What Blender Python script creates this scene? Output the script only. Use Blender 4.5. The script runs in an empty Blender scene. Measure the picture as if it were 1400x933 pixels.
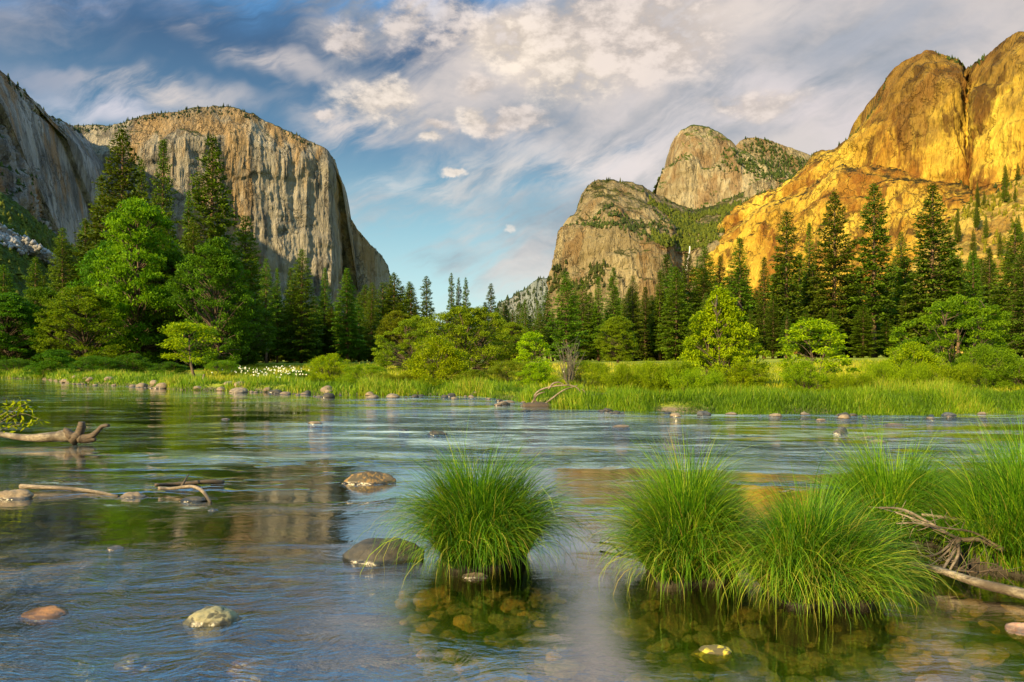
import bpy, math, random
import numpy as np
from mathutils import Vector

random.seed(7)
rng = np.random.default_rng(7)
scene = bpy.context.scene
C = scene.collection

# ------------------------------------------------------------------ camera
H, F, HZ = 1.6, 1000.0, 490.0            # eye height, focal length and horizon row of the 1400 px wide photograph
cam_data = bpy.data.cameras.new('camera')
cam = bpy.data.objects.new('camera', cam_data); C.objects.link(cam)
cam.location = (0, 0, H); cam.rotation_euler = (math.radians(90), 0, 0)
cam_data.sensor_width = 36; cam_data.lens = 36 * F / 1400
cam_data.shift_y = (HZ - 466.5) / 1400
cam_data.clip_start = 0.05; cam_data.clip_end = 30000
scene.camera = cam

# ------------------------------------------------------------------ node helpers
def node(t, typ, inp=None, **attrs):
    n = t.nodes.new(typ)
    for k, v in attrs.items(): setattr(n, k, v)
    for k, v in (inp or {}).items():
        s = n.inputs[k]
        if isinstance(v, bpy.types.NodeSocket): t.links.new(v, s)
        else: s.default_value = v
    return n
def mixc(t, fac, a, b, blend='MIX'):
    n = t.nodes.new('ShaderNodeMix'); n.data_type = 'RGBA'; n.blend_type = blend
    for i, v in ((0, fac), (6, a), (7, b)):
        if isinstance(v, bpy.types.NodeSocket): t.links.new(v, n.inputs[i])
        else: n.inputs[i].default_value = (tuple(v) + (1,))[:4] if i else v
    return n.outputs[2]
def mth(t, op, a, b=0.0, clamp=False):
    n = t.nodes.new('ShaderNodeMath'); n.operation = op; n.use_clamp = clamp
    for i, v in ((0, a), (1, b)):
        if isinstance(v, bpy.types.NodeSocket): t.links.new(v, n.inputs[i])
        else: n.inputs[i].default_value = v
    return n.outputs[0]
def vmth(t, op, a, b=None, out=0):
    n = t.nodes.new('ShaderNodeVectorMath'); n.operation = op
    for i, v in ((0, a), (1, b)):
        if v is None: continue
        if isinstance(v, bpy.types.NodeSocket): t.links.new(v, n.inputs[i])
        else: n.inputs[i].default_value = v
    return n.outputs[out]
def smooth(t, v, a, b, lo=0.0, hi=1.0):
    return node(t, 'ShaderNodeMapRange', {0: v, 1: a, 2: b, 3: lo, 4: hi}, interpolation_type='SMOOTHSTEP').outputs[0]
def noise(t, vec, scale, detail=4, rough=0.55, dist=0.0, col=False):
    n = node(t, 'ShaderNodeTexNoise', {'Vector': vec, 'Scale': scale, 'Detail': detail, 'Roughness': rough, 'Distortion': dist})
    return n.outputs[1 if col else 0]
def mapping(t, vec, scale=(1, 1, 1), rot=(0, 0, 0), loc=(0, 0, 0)):
    return node(t, 'ShaderNodeMapping', {'Vector': vec, 'Scale': scale, 'Rotation': rot, 'Location': loc}).outputs[0]

# ------------------------------------------------------------------ sun
EXPOSURE = 1.4
SUN_EL, SUN_AZ = math.radians(24), math.radians(222)     # azimuth clockwise from the view direction (+Y): behind and to the left
S = Vector((math.sin(SUN_AZ) * math.cos(SUN_EL), math.cos(SUN_AZ) * math.cos(SUN_EL), math.sin(SUN_EL)))
sun_data = bpy.data.lights.new('sun', 'SUN'); sun_data.energy = 5.0; sun_data.angle = math.radians(1.0)
sun_data.color = (1.0, 0.74, 0.36)
sun = bpy.data.objects.new('sun', sun_data); C.objects.link(sun)
sun.rotation_euler = (-S).to_track_quat('-Z', 'Y').to_euler(); sun.location = (-60, -60, 80)

# ------------------------------------------------------------------ world: sky with clouds
SKY = 0.1
world = bpy.data.worlds.new('World'); scene.world = world; world.use_nodes = True
world.cycles.sampling_method = 'NONE'
wt = world.node_tree; wt.nodes.clear()
sky = wt.nodes.new('ShaderNodeTexSky'); sky.sky_type = 'NISHITA'; sky.sun_disc = False
sky.sun_elevation = SUN_EL; sky.sun_rotation = SUN_AZ; sky.air_density = 1.0; sky.dust_density = 1.0
K = 1.0 / (SKY * 2.0)          # display radiance -> colour
def kc(r, g, b): return (r * K, g * K, b * K)
def direction(px, py):
    return Vector(((px - 700) / F, 1.0, (HZ - py) / F)).normalized()
gd = wt.nodes.new('ShaderNodeTexCoord').outputs['Generated']
dirn = vmth(wt, 'NORMALIZE', gd)
sx = node(wt, 'ShaderNodeSeparateXYZ', {0: dirn})
el = sx.outputs[2]
warp = noise(wt, dirn, 5.0, 4, 0.6, 0, True)
wv = vmth(wt, 'SUBTRACT', warp, (0.5, 0.5, 0.5))
wmul = node(wt, 'ShaderNodeVectorMath', {0: wv, 3: 0.16}, operation='SCALE').outputs[0]
dw = vmth(wt, 'ADD', dirn, wmul)
wmul2 = node(wt, 'ShaderNodeVectorMath', {0: wv, 3: 0.07}, operation='SCALE').outputs[0]
dw2 = vmth(wt, 'ADD', dirn, wmul2)
gr = node(wt, 'ShaderNodeValToRGB', {0: node(wt, 'ShaderNodeMapRange', {0: el, 1: 0.0, 2: 1.0}).outputs[0]})
cr = gr.color_ramp
cr.elements[0].position = 0.0; cr.elements[0].color = (*kc(.58, .72, .66), 1)
cr.elements[1].position = 1.0; cr.elements[1].color = (*kc(.42, .80, 1.08), 1)
for p, c in ((.07, (.40, .60, .60)), (.17, (.22, .41, .47)), (.28, (.065, .165, .27)), (.38, (.022, .070, .15)), (.44, (.03, .10, .21)), (.56, (.38, .86, 1.22))):  # top stops brightened, out of view, to lift ambient light and water
    e = cr.elements.new(p); e.color = (*kc(*c), 1)
base = mixc(wt, 0.88, sky.outputs[0], gr.outputs[0])
def blob(px, py, rx, ry=None, vec=None, hard=0.0):
    """soft patch of sky around one direction; rx, ry are angular radii in thousandths"""
    ry = ry or rx
    d = vmth(wt, 'SUBTRACT', vec or dw, tuple(direction(px, py)))
    q = vmth(wt, 'MULTIPLY', d, (1000.0 / rx, 1000.0 / max(rx, ry), 1000.0 / ry))
    l = vmth(wt, 'LENGTH', q, None, 1)
    return smooth(wt, l, 1.0, hard)
def streaks(scale, rot, seed, detail=7, stretch=(1, 1, 4)):
    m = mapping(wt, mapping(wt, dw2, (1, 1, 1), (0, rot, 0)), stretch, (0, 0, 0), (seed, seed * .7, 0))
    return noise(wt, m, scale, detail, 0.6, 0.35)
# broad veil of high cloud: thin on the left, thick towards the right
s1 = streaks(2.4, 0.38, 3.1, 8, (1, 1, 4.5)); s2 = streaks(5.0, 0.5, 9.7, 9, (1, 1, 4))
fib = mth(wt, 'ADD', mth(wt, 'MULTIPLY', s1, .65), mth(wt, 'MULTIPLY', s2, .35))
cover = smooth(wt, sx.outputs[0], -0.55, 0.45, -0.13, 0.24)
veil = smooth(wt, mth(wt, 'ADD', fib, cover), 0.44, 0.64)
veil_fade = smooth(wt, el, 0.02, 0.14)
veil = mth(wt, 'MULTIPLY', mth(wt, 'MULTIPLY', veil, veil_fade), smooth(wt, el, .42, .52, .85, .12))
shade = noise(wt, mapping(wt, dw2, (1, 1, 2.2), (0, .4, 0), (4, 2, 0)), 4.2, 6, .6)
veil_c = mixc(wt, smooth(wt, shade, .32, .66), kc(.25, .28, .32), kc(.60, .53, .49))
col = mixc(wt, veil, base, veil_c)
# named streaks and banks: (px, py, rx, ry, amount, colour)
warm, cream, lilac, greyb = (.68, .59, .53), (.80, .69, .58), (.38, .37, .39), (.25, .30, .41)
for px, py, rx, ry, am, c in (
        (40, 30, 130, 50, .6, (.36, .35, .38)), (160, 10, 110, 30, .6, (.45, .42, .47)), (215, 135, 150, 26, .85, warm), (345, 92, 100, 26, .9, warm), (455, 105, 130, 28, .75, lilac), (60, 110, 110, 26, .5, (.36, .36, .42)),
        (470, 172, 120, 42, .85, warm), (140, 160, 120, 30, .7, (.70, .64, .66)), (640, 30, 120, 70, .75, warm), (745, 75, 110, 55, .9, warm),
        (880, 60, 150, 75, .8, lilac), (1010, 30, 160, 50, .75, warm), (940, 95, 90, 40, .6, warm), (1180, 60, 190, 90, .8, (.34, .36, .41)),
        (1000, 160, 260, 60, .7, (.60, .55, .55)), (700, 235, 230, 50, .65, (.66, .62, .58)), (560, 260, 130, 30, .6, (.62, .62, .60)),
        (800, 205, 200, 50, .6, (.66, .60, .57)), (1130, 170, 200, 45, .65, (.62, .55, .55)), (860, 230, 150, 60, .55, (.72, .64, .62))):
    m = mth(wt, 'MULTIPLY', blob(px, py, rx, ry), smooth(wt, s2, .36, .60))
    col = mixc(wt, mth(wt, 'MULTIPLY', m, am), col, kc(*c))
# small heaped puffs
pw_ = node(wt, 'ShaderNodeVectorMath', {0: vmth(wt, 'SUBTRACT', noise(wt, dirn, 16.0, 5, .6, 0, True), (.5, .5, .5)), 3: .05}, operation='SCALE').outputs[0]
dwp = vmth(wt, 'ADD', dirn, pw_)
lump = noise(wt, mapping(wt, dirn, (1, 1, 1.8)), 20.0, 8, .62)
for px, py, rx, ry, c in ((520, 138, 54, 24, cream), (482, 48, 30, 16, warm), (652, 122, 26, 14, warm), (650, 163, 22, 11, cream), (585, 190, 16, 7, cream),
                          (617, 237, 17, 5, cream), (695, 311, 9, 4, (.62, .60, .56)), (445, 156, 14, 6, warm), (600, 172, 24, 7, warm), (745, 38, 90, 32, warm),
                          (700, 55, 60, 26, cream), (770, 95, 80, 36, cream), (590, 20, 70, 40, warm), (860, 28, 120, 40, warm), (1040, 140, 60, 14, warm),
                          (905, 70, 80, 36, warm), (700, 170, 50, 12, warm)):
    bl = blob(px, py, rx * 1.9, ry * 2.2, dwp)
    m = smooth(wt, mth(wt, 'MULTIPLY', bl, mth(wt, 'ADD', mth(wt, 'MULTIPLY', lump, 2.6), -.65)), .12, .62)
    col = mixc(wt, mth(wt, 'MULTIPLY', m, .8), col, mixc(wt, smooth(wt, lump, .40, .62), kc(*[x * .62 for x in c]), kc(*c)))
# over-bright blue added above the view to colour the water's reflections
for px, py, rx, ry, c in ((520, -240, 640, 190, (.20, .64, 1.30)), (60, -220, 460, 170, (.20, .58, 1.15))):
    m = mth(wt, 'MULTIPLY', blob(px, py, rx, ry, None, .35), smooth(wt, s1, .62, .42))
    col = mixc(wt, mth(wt, 'MULTIPLY', m, .92), col, kc(*c))
bg = node(wt, 'ShaderNodeBackground', {'Color': col, 'Strength': SKY})
node(wt, 'ShaderNodeOutputWorld', {'Surface': bg.outputs[0]})

scene.view_settings.view_transform = 'Standard'; scene.view_settings.look = 'None'
scene.view_settings.exposure = EXPOSURE; scene.view_settings.gamma = 1.0; scene.view_settings.use_curve_mapping = False
scene.render.engine = 'CYCLES'
scene.cycles.max_bounces = 6; scene.cycles.diffuse_bounces = 3; scene.cycles.glossy_bounces = 3
scene.cycles.transparent_max_bounces = 12; scene.cycles.transmission_bounces = 4
scene.cycles.caustics_reflective = False; scene.cycles.caustics_refractive = False
scene.cycles.sample_clamp_indirect = 6.0
scene.cycles.use_denoising = True

# ------------------------------------------------------------------ numeric helpers
def vnoise(p, seed=0):
    p = np.asarray(p, float); i = np.floor(p).astype(np.int64); f = p - i; u = f * f * f * (f * (f * 6 - 15) + 10)
    def h(a, b, c):
        n = (a * 374761393 + b * 668265263 + c * 2147483647 * 3 + seed * 144269504) & 0xffffffff
        n = ((n ^ (n >> 13)) * 1274126177) & 0xffffffff
        n = ((n ^ (n >> 16)) * 2246822519) & 0xffffffff
        return ((n ^ (n >> 15)) & 0xffffff) / float(0xffffff) * 2 - 1
    x, y, z = i[:, 0], i[:, 1], i[:, 2]; ux, uy, uz = u[:, 0], u[:, 1], u[:, 2]
    L = lambda a, b, t: a + (b - a) * t
    return L(L(L(h(x, y, z), h(x + 1, y, z), ux), L(h(x, y + 1, z), h(x + 1, y + 1, z), ux), uy),
             L(L(h(x, y, z + 1), h(x + 1, y, z + 1), ux), L(h(x, y + 1, z + 1), h(x + 1, y + 1, z + 1), ux), uy), uz)
def fbm(p, octv=4, seed=0, gain=.5, ridged=False):
    s = 0; a = 1; tot = 0; p = np.asarray(p, float)
    for o in range(octv):
        v = vnoise(p, seed + o * 17)
        if ridged: v = 1 - 2 * np.abs(v)
        s = s + a * v; tot += a; a *= gain; p = p * 2.03 + 7.1
    return s / tot
def sstep(a, b, x):
    t = np.clip((np.asarray(x, float) - a) / (b - a), 0, 1); return t * t * (3 - 2 * t)
def world_at(px, py, Y):
    return np.array([(px - 700) / F * Y, Y, H - (py - HZ) / F * Y])
def on_water(px, py):
    Y = H * F / (py - HZ); return np.array([(px - 700) / F * Y, Y, 0.0])

def mesh_data(name, verts, faces, mat=None, tint=None, smooth_=False):
    """verts (n,3); faces: list of int arrays, each (m,k)"""
    me = bpy.data.meshes.new(name)
    verts = np.asarray(verts, np.float32)
    fs = [np.asarray(f, np.int32) for f in faces if len(f)]
    loops = np.concatenate([f.ravel() for f in fs]); tot = np.concatenate([np.full(len(f), f.shape[1], np.int32) for f in fs])
    start = np.concatenate([[0], np.cumsum(tot)[:-1]]).astype(np.int32)
    me.vertices.add(len(verts)); me.vertices.foreach_set('co', verts.ravel())
    me.loops.add(len(loops)); me.loops.foreach_set('vertex_index', loops)
    me.polygons.add(len(tot)); me.polygons.foreach_set('loop_start', start); me.polygons.foreach_set('loop_total', tot)
    if smooth_: me.polygons.foreach_set('use_smooth', np.ones(len(tot), bool))
    me.update(calc_edges=True)
    if tint is not None:
        at = me.attributes.new('tint', 'FLOAT', 'POINT'); at.data.foreach_set('value', np.asarray(tint, np.float32))
    if mat: me.materials.append(mat)
    return me
def link(name, me, parent=None, loc=None):
    o = bpy.data.objects.new(name, me); C.objects.link(o)
    if parent: o.parent = parent
    if loc is not None: o.location = loc
    return o
def tag(o, label, cat, group=None, kind=None):
    if label: o['label'] = label
    if cat: o['category'] = cat
    if group: o['group'] = group
    if kind: o['kind'] = kind
    return o
def structure(o, label=None): o['kind'] = 'structure'; return o
def stuff(o, label, cat): return tag(o, label, cat, kind='stuff')
class Geo:
    """collects pieces into one mesh"""
    def __init__(s): s.v = []; s.f = {}; s.t = []; s.n = 0
    def add(s, v, faces, tint=0.5):
        v = np.asarray(v, float)
        for f in faces:
            f = np.asarray(f)
            if len(f): s.f.setdefault(f.shape[1], []).append(f + s.n)
        s.v.append(v); s.t.append(np.full(len(v), tint) if np.isscalar(tint) else np.asarray(tint)); s.n += len(v)
    def mesh(s, name, mat, smooth_=False):
        return mesh_data(name, np.concatenate(s.v), [np.concatenate(x) for x in s.f.values()], mat, np.concatenate(s.t), smooth_)
def tube(path, radii, sides=8, wob=0.0, seed=0):
    path = np.asarray(path, float); n = len(path); radii = np.broadcast_to(np.asarray(radii, float), (n,))
    tan = np.gradient(path, axis=0); tan /= np.linalg.norm(tan, axis=1)[:, None] + 1e-9
    ref = np.array([0, 0, 1.0]) if abs(tan[:, 2]).mean() < .8 else np.array([1.0, 0, 0])
    a = np.cross(tan, ref); a /= np.linalg.norm(a, axis=1)[:, None] + 1e-9; b = np.cross(tan, a)
    th = np.arange(sides) / sides * 2 * math.pi
    r = np.repeat(radii[:, None], sides, 1)
    if wob:
        q = np.stack([np.repeat(np.arange(n)[:, None] * .35, sides, 1), np.repeat(np.cos(th)[None] * 1.3, n, 0), np.repeat(np.sin(th)[None] * 1.3, n, 0)], -1).reshape(-1, 3)
        r = r * (1 + wob * fbm(q, 3, seed).reshape(n, sides))
    v = path[:, None] + r[..., None] * (np.cos(th)[None, :, None] * a[:, None] + np.sin(th)[None, :, None] * b[:, None])
    i = np.arange(n - 1)[:, None] * sides + np.arange(sides)[None]; j = np.arange(n - 1)[:, None] * sides + (np.arange(sides)[None] + 1) % sides
    q = np.stack([i, j, j + sides, i + sides], -1).reshape(-1, 4)
    vv = np.concatenate([v.reshape(-1, 3), path[:1], path[-1:]])
    k = np.arange(sides); c0, c1 = n * sides, n * sides + 1
    t = np.concatenate([np.stack([np.full(sides, c0), (k + 1) % sides, k], -1), np.stack([np.full(sides, c1), (n - 1) * sides + k, (n - 1) * sides + (k + 1) % sides], -1)])
    return vv, [q, t]
def spline(pts, n):
    pts = np.asarray(pts, float); m = len(pts); out = []
    p = np.concatenate([[2 * pts[0] - pts[1]], pts, [2 * pts[-1] - pts[-2]]])
    for u in np.linspace(0, m - 1, n):
        i = min(int(u), m - 2); t = u - i; a, b, c, d = p[i:i + 4]
        out.append(.5 * (2 * b + (c - a) * t + (2 * a - 5 * b + 4 * c - d) * t * t + (3 * b - a - 3 * c + d) * t ** 3))
    return np.array(out)
def diamonds(c, a, b):
    """leaf-shaped quads: centre c, half length vector a, half width vector b"""
    n = len(c); v = np.stack([c - a, c + b - .1 * a, c + a, c - b - .1 * a], 1).reshape(-1, 3)
    return v, np.arange(n * 4).reshape(-1, 4)
def rand_unit(n, r=rng):
    v = r.normal(size=(n, 3)); return v / np.linalg.norm(v, axis=1)[:, None]

# ------------------------------------------------------------------ materials
def new_mat(name):
    m = bpy.data.materials.new(name); m.use_nodes = True; m.node_tree.nodes.clear(); return m, m.node_tree
def finish(t, sh): node(t, 'ShaderNodeOutputMaterial', {'Surface': sh})
def pos(t): return t.nodes.new('ShaderNodeNewGeometry').outputs['Position']
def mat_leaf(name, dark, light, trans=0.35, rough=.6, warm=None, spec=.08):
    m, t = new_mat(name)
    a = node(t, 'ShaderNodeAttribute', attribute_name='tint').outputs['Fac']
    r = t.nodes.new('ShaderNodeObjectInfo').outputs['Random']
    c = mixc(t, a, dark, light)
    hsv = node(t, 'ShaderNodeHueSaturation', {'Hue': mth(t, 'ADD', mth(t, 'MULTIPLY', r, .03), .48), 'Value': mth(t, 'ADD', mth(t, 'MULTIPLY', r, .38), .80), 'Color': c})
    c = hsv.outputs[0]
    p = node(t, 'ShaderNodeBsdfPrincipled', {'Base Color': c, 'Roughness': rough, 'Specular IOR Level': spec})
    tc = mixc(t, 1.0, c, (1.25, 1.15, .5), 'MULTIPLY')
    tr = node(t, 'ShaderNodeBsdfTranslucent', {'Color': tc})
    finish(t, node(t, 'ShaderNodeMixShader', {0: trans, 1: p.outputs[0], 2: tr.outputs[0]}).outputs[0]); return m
def mat_bark(name, c1, c2, scale=1.0):
    m, t = new_mat(name); tc = t.nodes.new('ShaderNodeTexCoord').outputs['Object']
    n = noise(t, mapping(t, tc, (6 * scale, 6 * scale, 1.2 * scale)), 2.0, 6, .65)
    c = mixc(t, smooth(t, n, .35, .65), c1, c2)
    b = node(t, 'ShaderNodeBump', {'Strength': .7, 'Distance': .03, 'Height': n})
    finish(t, node(t, 'ShaderNodeBsdfPrincipled', {'Base Color': c, 'Roughness': .85, 'Normal': b.outputs[0]}).outputs[0]); return m
def mat_driftwood(name, c1, c2):
    m, t = new_mat(name); p = pos(t)
    n = noise(t, mapping(t, p, (4, 16, 16)), 3.0, 7, .7); n2 = noise(t, p, 2.3, 4)
    c = mixc(t, smooth(t, n, .35, .62), c1, c2); c = mixc(t, smooth(t, n2, .42, .6), c, (.055, .04, .025))
    wet = smooth(t, node(t, 'ShaderNodeSeparateXYZ', {0: p}).outputs[2], .05, .0)
    c = mixc(t, mth(t, 'MULTIPLY', wet, .7), c, (.02, .016, .01))
    b = node(t, 'ShaderNodeBump', {'Strength': .8, 'Distance': .012, 'Height': n})
    finish(t, node(t, 'ShaderNodeBsdfPrincipled', {'Base Color': c, 'Roughness': .75, 'Normal': b.outputs[0]}).outputs[0]); return m
def mat_stone(name, c1, c2, speck, amt=.5, wet=True, moss=None):
    m, t = new_mat(name); g = t.nodes.new('ShaderNodeNewGeometry'); p = g.outputs['Position']
    tc = t.nodes.new('ShaderNodeTexCoord').outputs['Object']
    n1 = noise(t, p, 7.0, 6, .65); n2 = noise(t, p, 34.0, 5, .7); n3 = noise(t, p, 16.0, 3, .6, .6)
    c = mixc(t, smooth(t, n1, .35, .65), c1, c2); c = mixc(t, mth(t, 'MULTIPLY', smooth(t, n3, .5, .6), amt), c, speck)
    if moss: c = mixc(t, smooth(t, mth(t, 'ADD', n3, mth(t, 'MULTIPLY', node(t, 'ShaderNodeSeparateXYZ', {0: g.outputs['Normal']}).outputs[2], .15)), .55, .64), c, moss)
    ro = .8
    if wet:
        z = mth(t, 'ADD', node(t, 'ShaderNodeSeparateXYZ', {0: p}).outputs[2], mth(t, 'MULTIPLY', mth(t, 'SUBTRACT', n1, .5), .03))
        w = smooth(t, z, .035, .012); c = mixc(t, mth(t, 'MULTIPLY', w, .72), c, (.012, .011, .008)); ro = smooth(t, z, .035, .012, .8, .25)
    h = mth(t, 'ADD', mth(t, 'MULTIPLY', n2, .5), n1)
    b = node(t, 'ShaderNodeBump', {'Strength': .6, 'Distance': .015, 'Height': h})
    finish(t, node(t, 'ShaderNodeBsdfPrincipled', {'Base Color': c, 'Roughness': ro, 'Normal': b.outputs[0]}).outputs[0]); return m
def mat_cliff(name, light, mid, dark, stain_shade, veg, veg_z=(.55, .75), scale=1.0, streak=.6, veg_amt=1.0, crown=None):
    m, t = new_mat(name); g = t.nodes.new('ShaderNodeNewGeometry'); p = g.outputs['Position']
    ps = node(t, 'ShaderNodeVectorMath', {0: p, 3: .001 / scale}, operation='SCALE').outputs[0]       # kilometres
    big = noise(t, mapping(t, ps, (1, 1, .7)), 7.0, 5, .6, .4)
    flute = noise(t, mapping(t, ps, (1, 1, .09)), 34.0, 6, .62, .15)
    fine = noise(t, mapping(t, ps, (1, 1, .22)), 70.0, 7, .68, .3)
    crack = noise(t, mapping(t, ps, (1, 1, .4), (0, .3, 0)), 30.0, 8, .72, .15)
    jw = vmth(t, 'ADD', mapping(t, ps, (1, 1, .13)), node(t, 'ShaderNodeVectorMath', {0: noise(t, ps, 20.0, 5, .65, 0, True), 3: .06}, operation='SCALE').outputs[0])
    jv = node(t, 'ShaderNodeTexVoronoi', {'Vector': jw, 'Scale': 30.0}, feature='DISTANCE_TO_EDGE').outputs[0]
    joint = mth(t, 'MULTIPLY', smooth(t, jv, .05, .0), smooth(t, noise(t, ps, 9.0, 3, .6), .42, .58))
    c = mixc(t, smooth(t, big, .36, .62), mid, light)
    c = mixc(t, mth(t, 'MULTIPLY', smooth(t, flute, .49, .61), streak), c, dark)
    c = mixc(t, mth(t, 'MULTIPLY', smooth(t, noise(t, mapping(t, ps, (1, 1, .3), (0, 0, 0), (3, 1, 0)), 11.0, 6, .62, .5), .49, .60), .75), c, stain_shade)
    c = mixc(t, mth(t, 'MULTIPLY', smooth(t, fine, .56, .66), .55), c, tuple(x * .35 for x in dark))
    c = mixc(t, mth(t, 'MULTIPLY', smooth(t, fine, .44, .33), .4), c, tuple(min(1, x * 1.35) for x in light))
    c = mixc(t, mth(t, 'MULTIPLY', joint, .38), c, tuple(x * .4 for x in dark))
    if crown:       # brown below the rim; on the golden cliff it paints in missing relief shading
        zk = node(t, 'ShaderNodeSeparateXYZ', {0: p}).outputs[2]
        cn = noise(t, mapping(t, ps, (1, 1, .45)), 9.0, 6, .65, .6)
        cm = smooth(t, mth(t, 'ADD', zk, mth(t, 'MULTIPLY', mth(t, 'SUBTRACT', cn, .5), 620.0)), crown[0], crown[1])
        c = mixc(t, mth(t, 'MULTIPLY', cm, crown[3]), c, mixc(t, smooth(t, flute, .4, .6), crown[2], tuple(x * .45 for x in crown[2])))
    nz = node(t, 'ShaderNodeSeparateXYZ', {0: g.outputs['Normal']}).outputs[2]
    vn = noise(t, ps, 30.0, 6, .7)
    v = smooth(t, mth(t, 'ADD', nz, mth(t, 'MULTIPLY', mth(t, 'SUBTRACT', vn, .5), 1.1)), veg_z[0], veg_z[1])
    vc = mixc(t, smooth(t, noise(t, ps, 85.0, 5, .7), .35, .65), tuple(x * .4 for x in veg), veg)
    c = mixc(t, mth(t, 'MULTIPLY', v, veg_amt), c, vc)
    h = mth(t, 'ADD', mth(t, 'ADD', mth(t, 'MULTIPLY', flute, .9), mth(t, 'MULTIPLY', crack, .62)), mth(t, 'ADD', mth(t, 'MULTIPLY', fine, .6), mth(t, 'MULTIPLY', joint, -.18)))
    b = node(t, 'ShaderNodeBump', {'Strength': 1.0, 'Distance': 26.0 * scale, 'Height': h})
    finish(t, node(t, 'ShaderNodeBsdfPrincipled', {'Base Color': c, 'Roughness': .9, 'Specular IOR Level': .1, 'Normal': b.outputs[0]}).outputs[0]); return m

# ------------------------------------------------------------------ terrain
SH = np.array([(-900, 516), (-300, 516), (0, 517), (60, 519), (95, 525), (200, 530), (250, 534), (300, 535), (440, 540), (530, 542), (600, 542), (655, 543),
               (705, 549), (740, 557), (800, 561), (880, 564), (960, 567), (1100, 568), (1280, 568), (1400, 563), (1600, 560), (2400, 560)], float)
SHQ, SHY = (SH[:, 0] - 700) / F, H * F / (SH[:, 1] - HZ)
def shore_y(q): return np.interp(q, SHQ, SHY)
def ground(x, y):
    x = np.asarray(x, float); y = np.asarray(y, float)
    q = np.where(y > 2, x / np.maximum(y, 2.0), np.sign(x) * 2)
    t = y - shore_y(np.clip(q, -1.6, 1.7))
    p = np.stack([x, y, np.zeros_like(x)], -1).reshape(-1, 3)
    n = fbm(p * .35, 3, 5).reshape(x.shape); n2 = fbm(p * .05, 3, 11).reshape(x.shape)
    bed = -.10 - .34 * sstep(0, 7, -t) + .06 * n
    near = sstep(3.0, 0.2, y); bed = bed * (1 - near) + .45 * near
    rise = .95 + .75 * sstep(.15, .45, q)
    bank = -.10 + .42 * sstep(0, 1.6, t) + .10 * sstep(1.5, 8, t) + (rise - .42) * sstep(10, 100, t) + .05 * n + .25 * n2 * sstep(15, 80, t)
    far = sstep(200, 600, np.hypot(x, y)) * 3
    return np.where(t > 0, bank, bed) + np.where(y > 0, far, far)
def gz(x, y): return float(ground(np.array([x]), np.array([y]))[0])

def mat_terrain():
    m, t = new_mat('terrain'); p = pos(t); z = node(t, 'ShaderNodeSeparateXYZ', {0: p}).outputs[2]
    v = node(t, 'ShaderNodeTexVoronoi', {'Vector': vmth(t, 'ADD', p, noise(t, p, 3, 3, .6, 0, True)), 'Scale': 5.5, 'Randomness': 1.0}, feature='F1')
    v2 = node(t, 'ShaderNodeTexVoronoi', {'Vector': p, 'Scale': 17.0}, feature='F1')
    bedc = mixc(t, smooth(t, noise(t, p, 1.1, 4), .35, .65), (.014, .018, .005), (.028, .028, .008))
    bedc = mixc(t, mth(t, 'MULTIPLY', node(t, 'ShaderNodeSeparateColor', {0: v.outputs['Color']}).outputs[0], .7), bedc, (.012, .011, .006))
    gravel = mixc(t, .5, (.15, .12, .075), mixc(t, node(t, 'ShaderNodeSeparateColor', {0: v2.outputs['Color']}).outputs[0], (.19, .15, .095), (.06, .05, .03)))
    n = noise(t, p, .22, 6, .6); nf = noise(t, p, 6.0, 5, .7)
    grass = mixc(t, smooth(t, n, .35, .65), (.17, .22, .010), (.33, .34, .016))
    grass = mixc(t, smooth(t, nf, .35, .7), mixc(t, 1.0, grass, (.55, .6, .5), 'MULTIPLY'), grass)
    zz = mth(t, 'ADD', z, mth(t, 'MULTIPLY', mth(t, 'SUBTRACT', noise(t, p, 2.0, 4), .5), .16))
    c = mixc(t, smooth(t, zz, -.03, .02), bedc, gravel); c = mixc(t, smooth(t, zz, .08, .2), c, grass)
    h = mth(t, 'MULTIPLY', mth(t, 'SUBTRACT', 1.0, v.outputs['Distance']), .05)
    h = mth(t, 'ADD', h, mth(t, 'MULTIPLY', nf, .05))
    b = node(t, 'ShaderNodeBump', {'Strength': .8, 'Distance': 1.0, 'Height': h})
    finish(t, node(t, 'ShaderNodeBsdfPrincipled', {'Base Color': c, 'Roughness': .85, 'Specular IOR Level': .2, 'Normal': b.outputs[0]}).outputs[0]); return m
th = np.concatenate([np.linspace(-180, -50, 50)[:-1], np.linspace(-50, 50, 320), np.linspace(50, 180, 50)[1:-1]])
th = np.radians(th); rr = np.concatenate([[0.0], np.geomspace(.8, 90, 330), np.geomspace(94, 14000, 60)])
TX = rr[:, None] * np.sin(th)[None]; TY = rr[:, None] * np.cos(th)[None]; TZ = ground(TX, TY)
nr, nt_ = TX.shape
i = np.arange(nr - 1)[:, None] * nt_ + np.arange(nt_)[None]; j = np.arange(nr - 1)[:, None] * nt_ + (np.arange(nt_)[None] + 1) % nt_
q = np.stack([i, i + nt_, j + nt_, j], -1).reshape(-1, 4)[:, ::-1]
structure(link('terrain', mesh_data('terrain', np.stack([TX, TY, TZ], -1).reshape(-1, 3), [q], mat_terrain(), None, True)))

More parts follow.
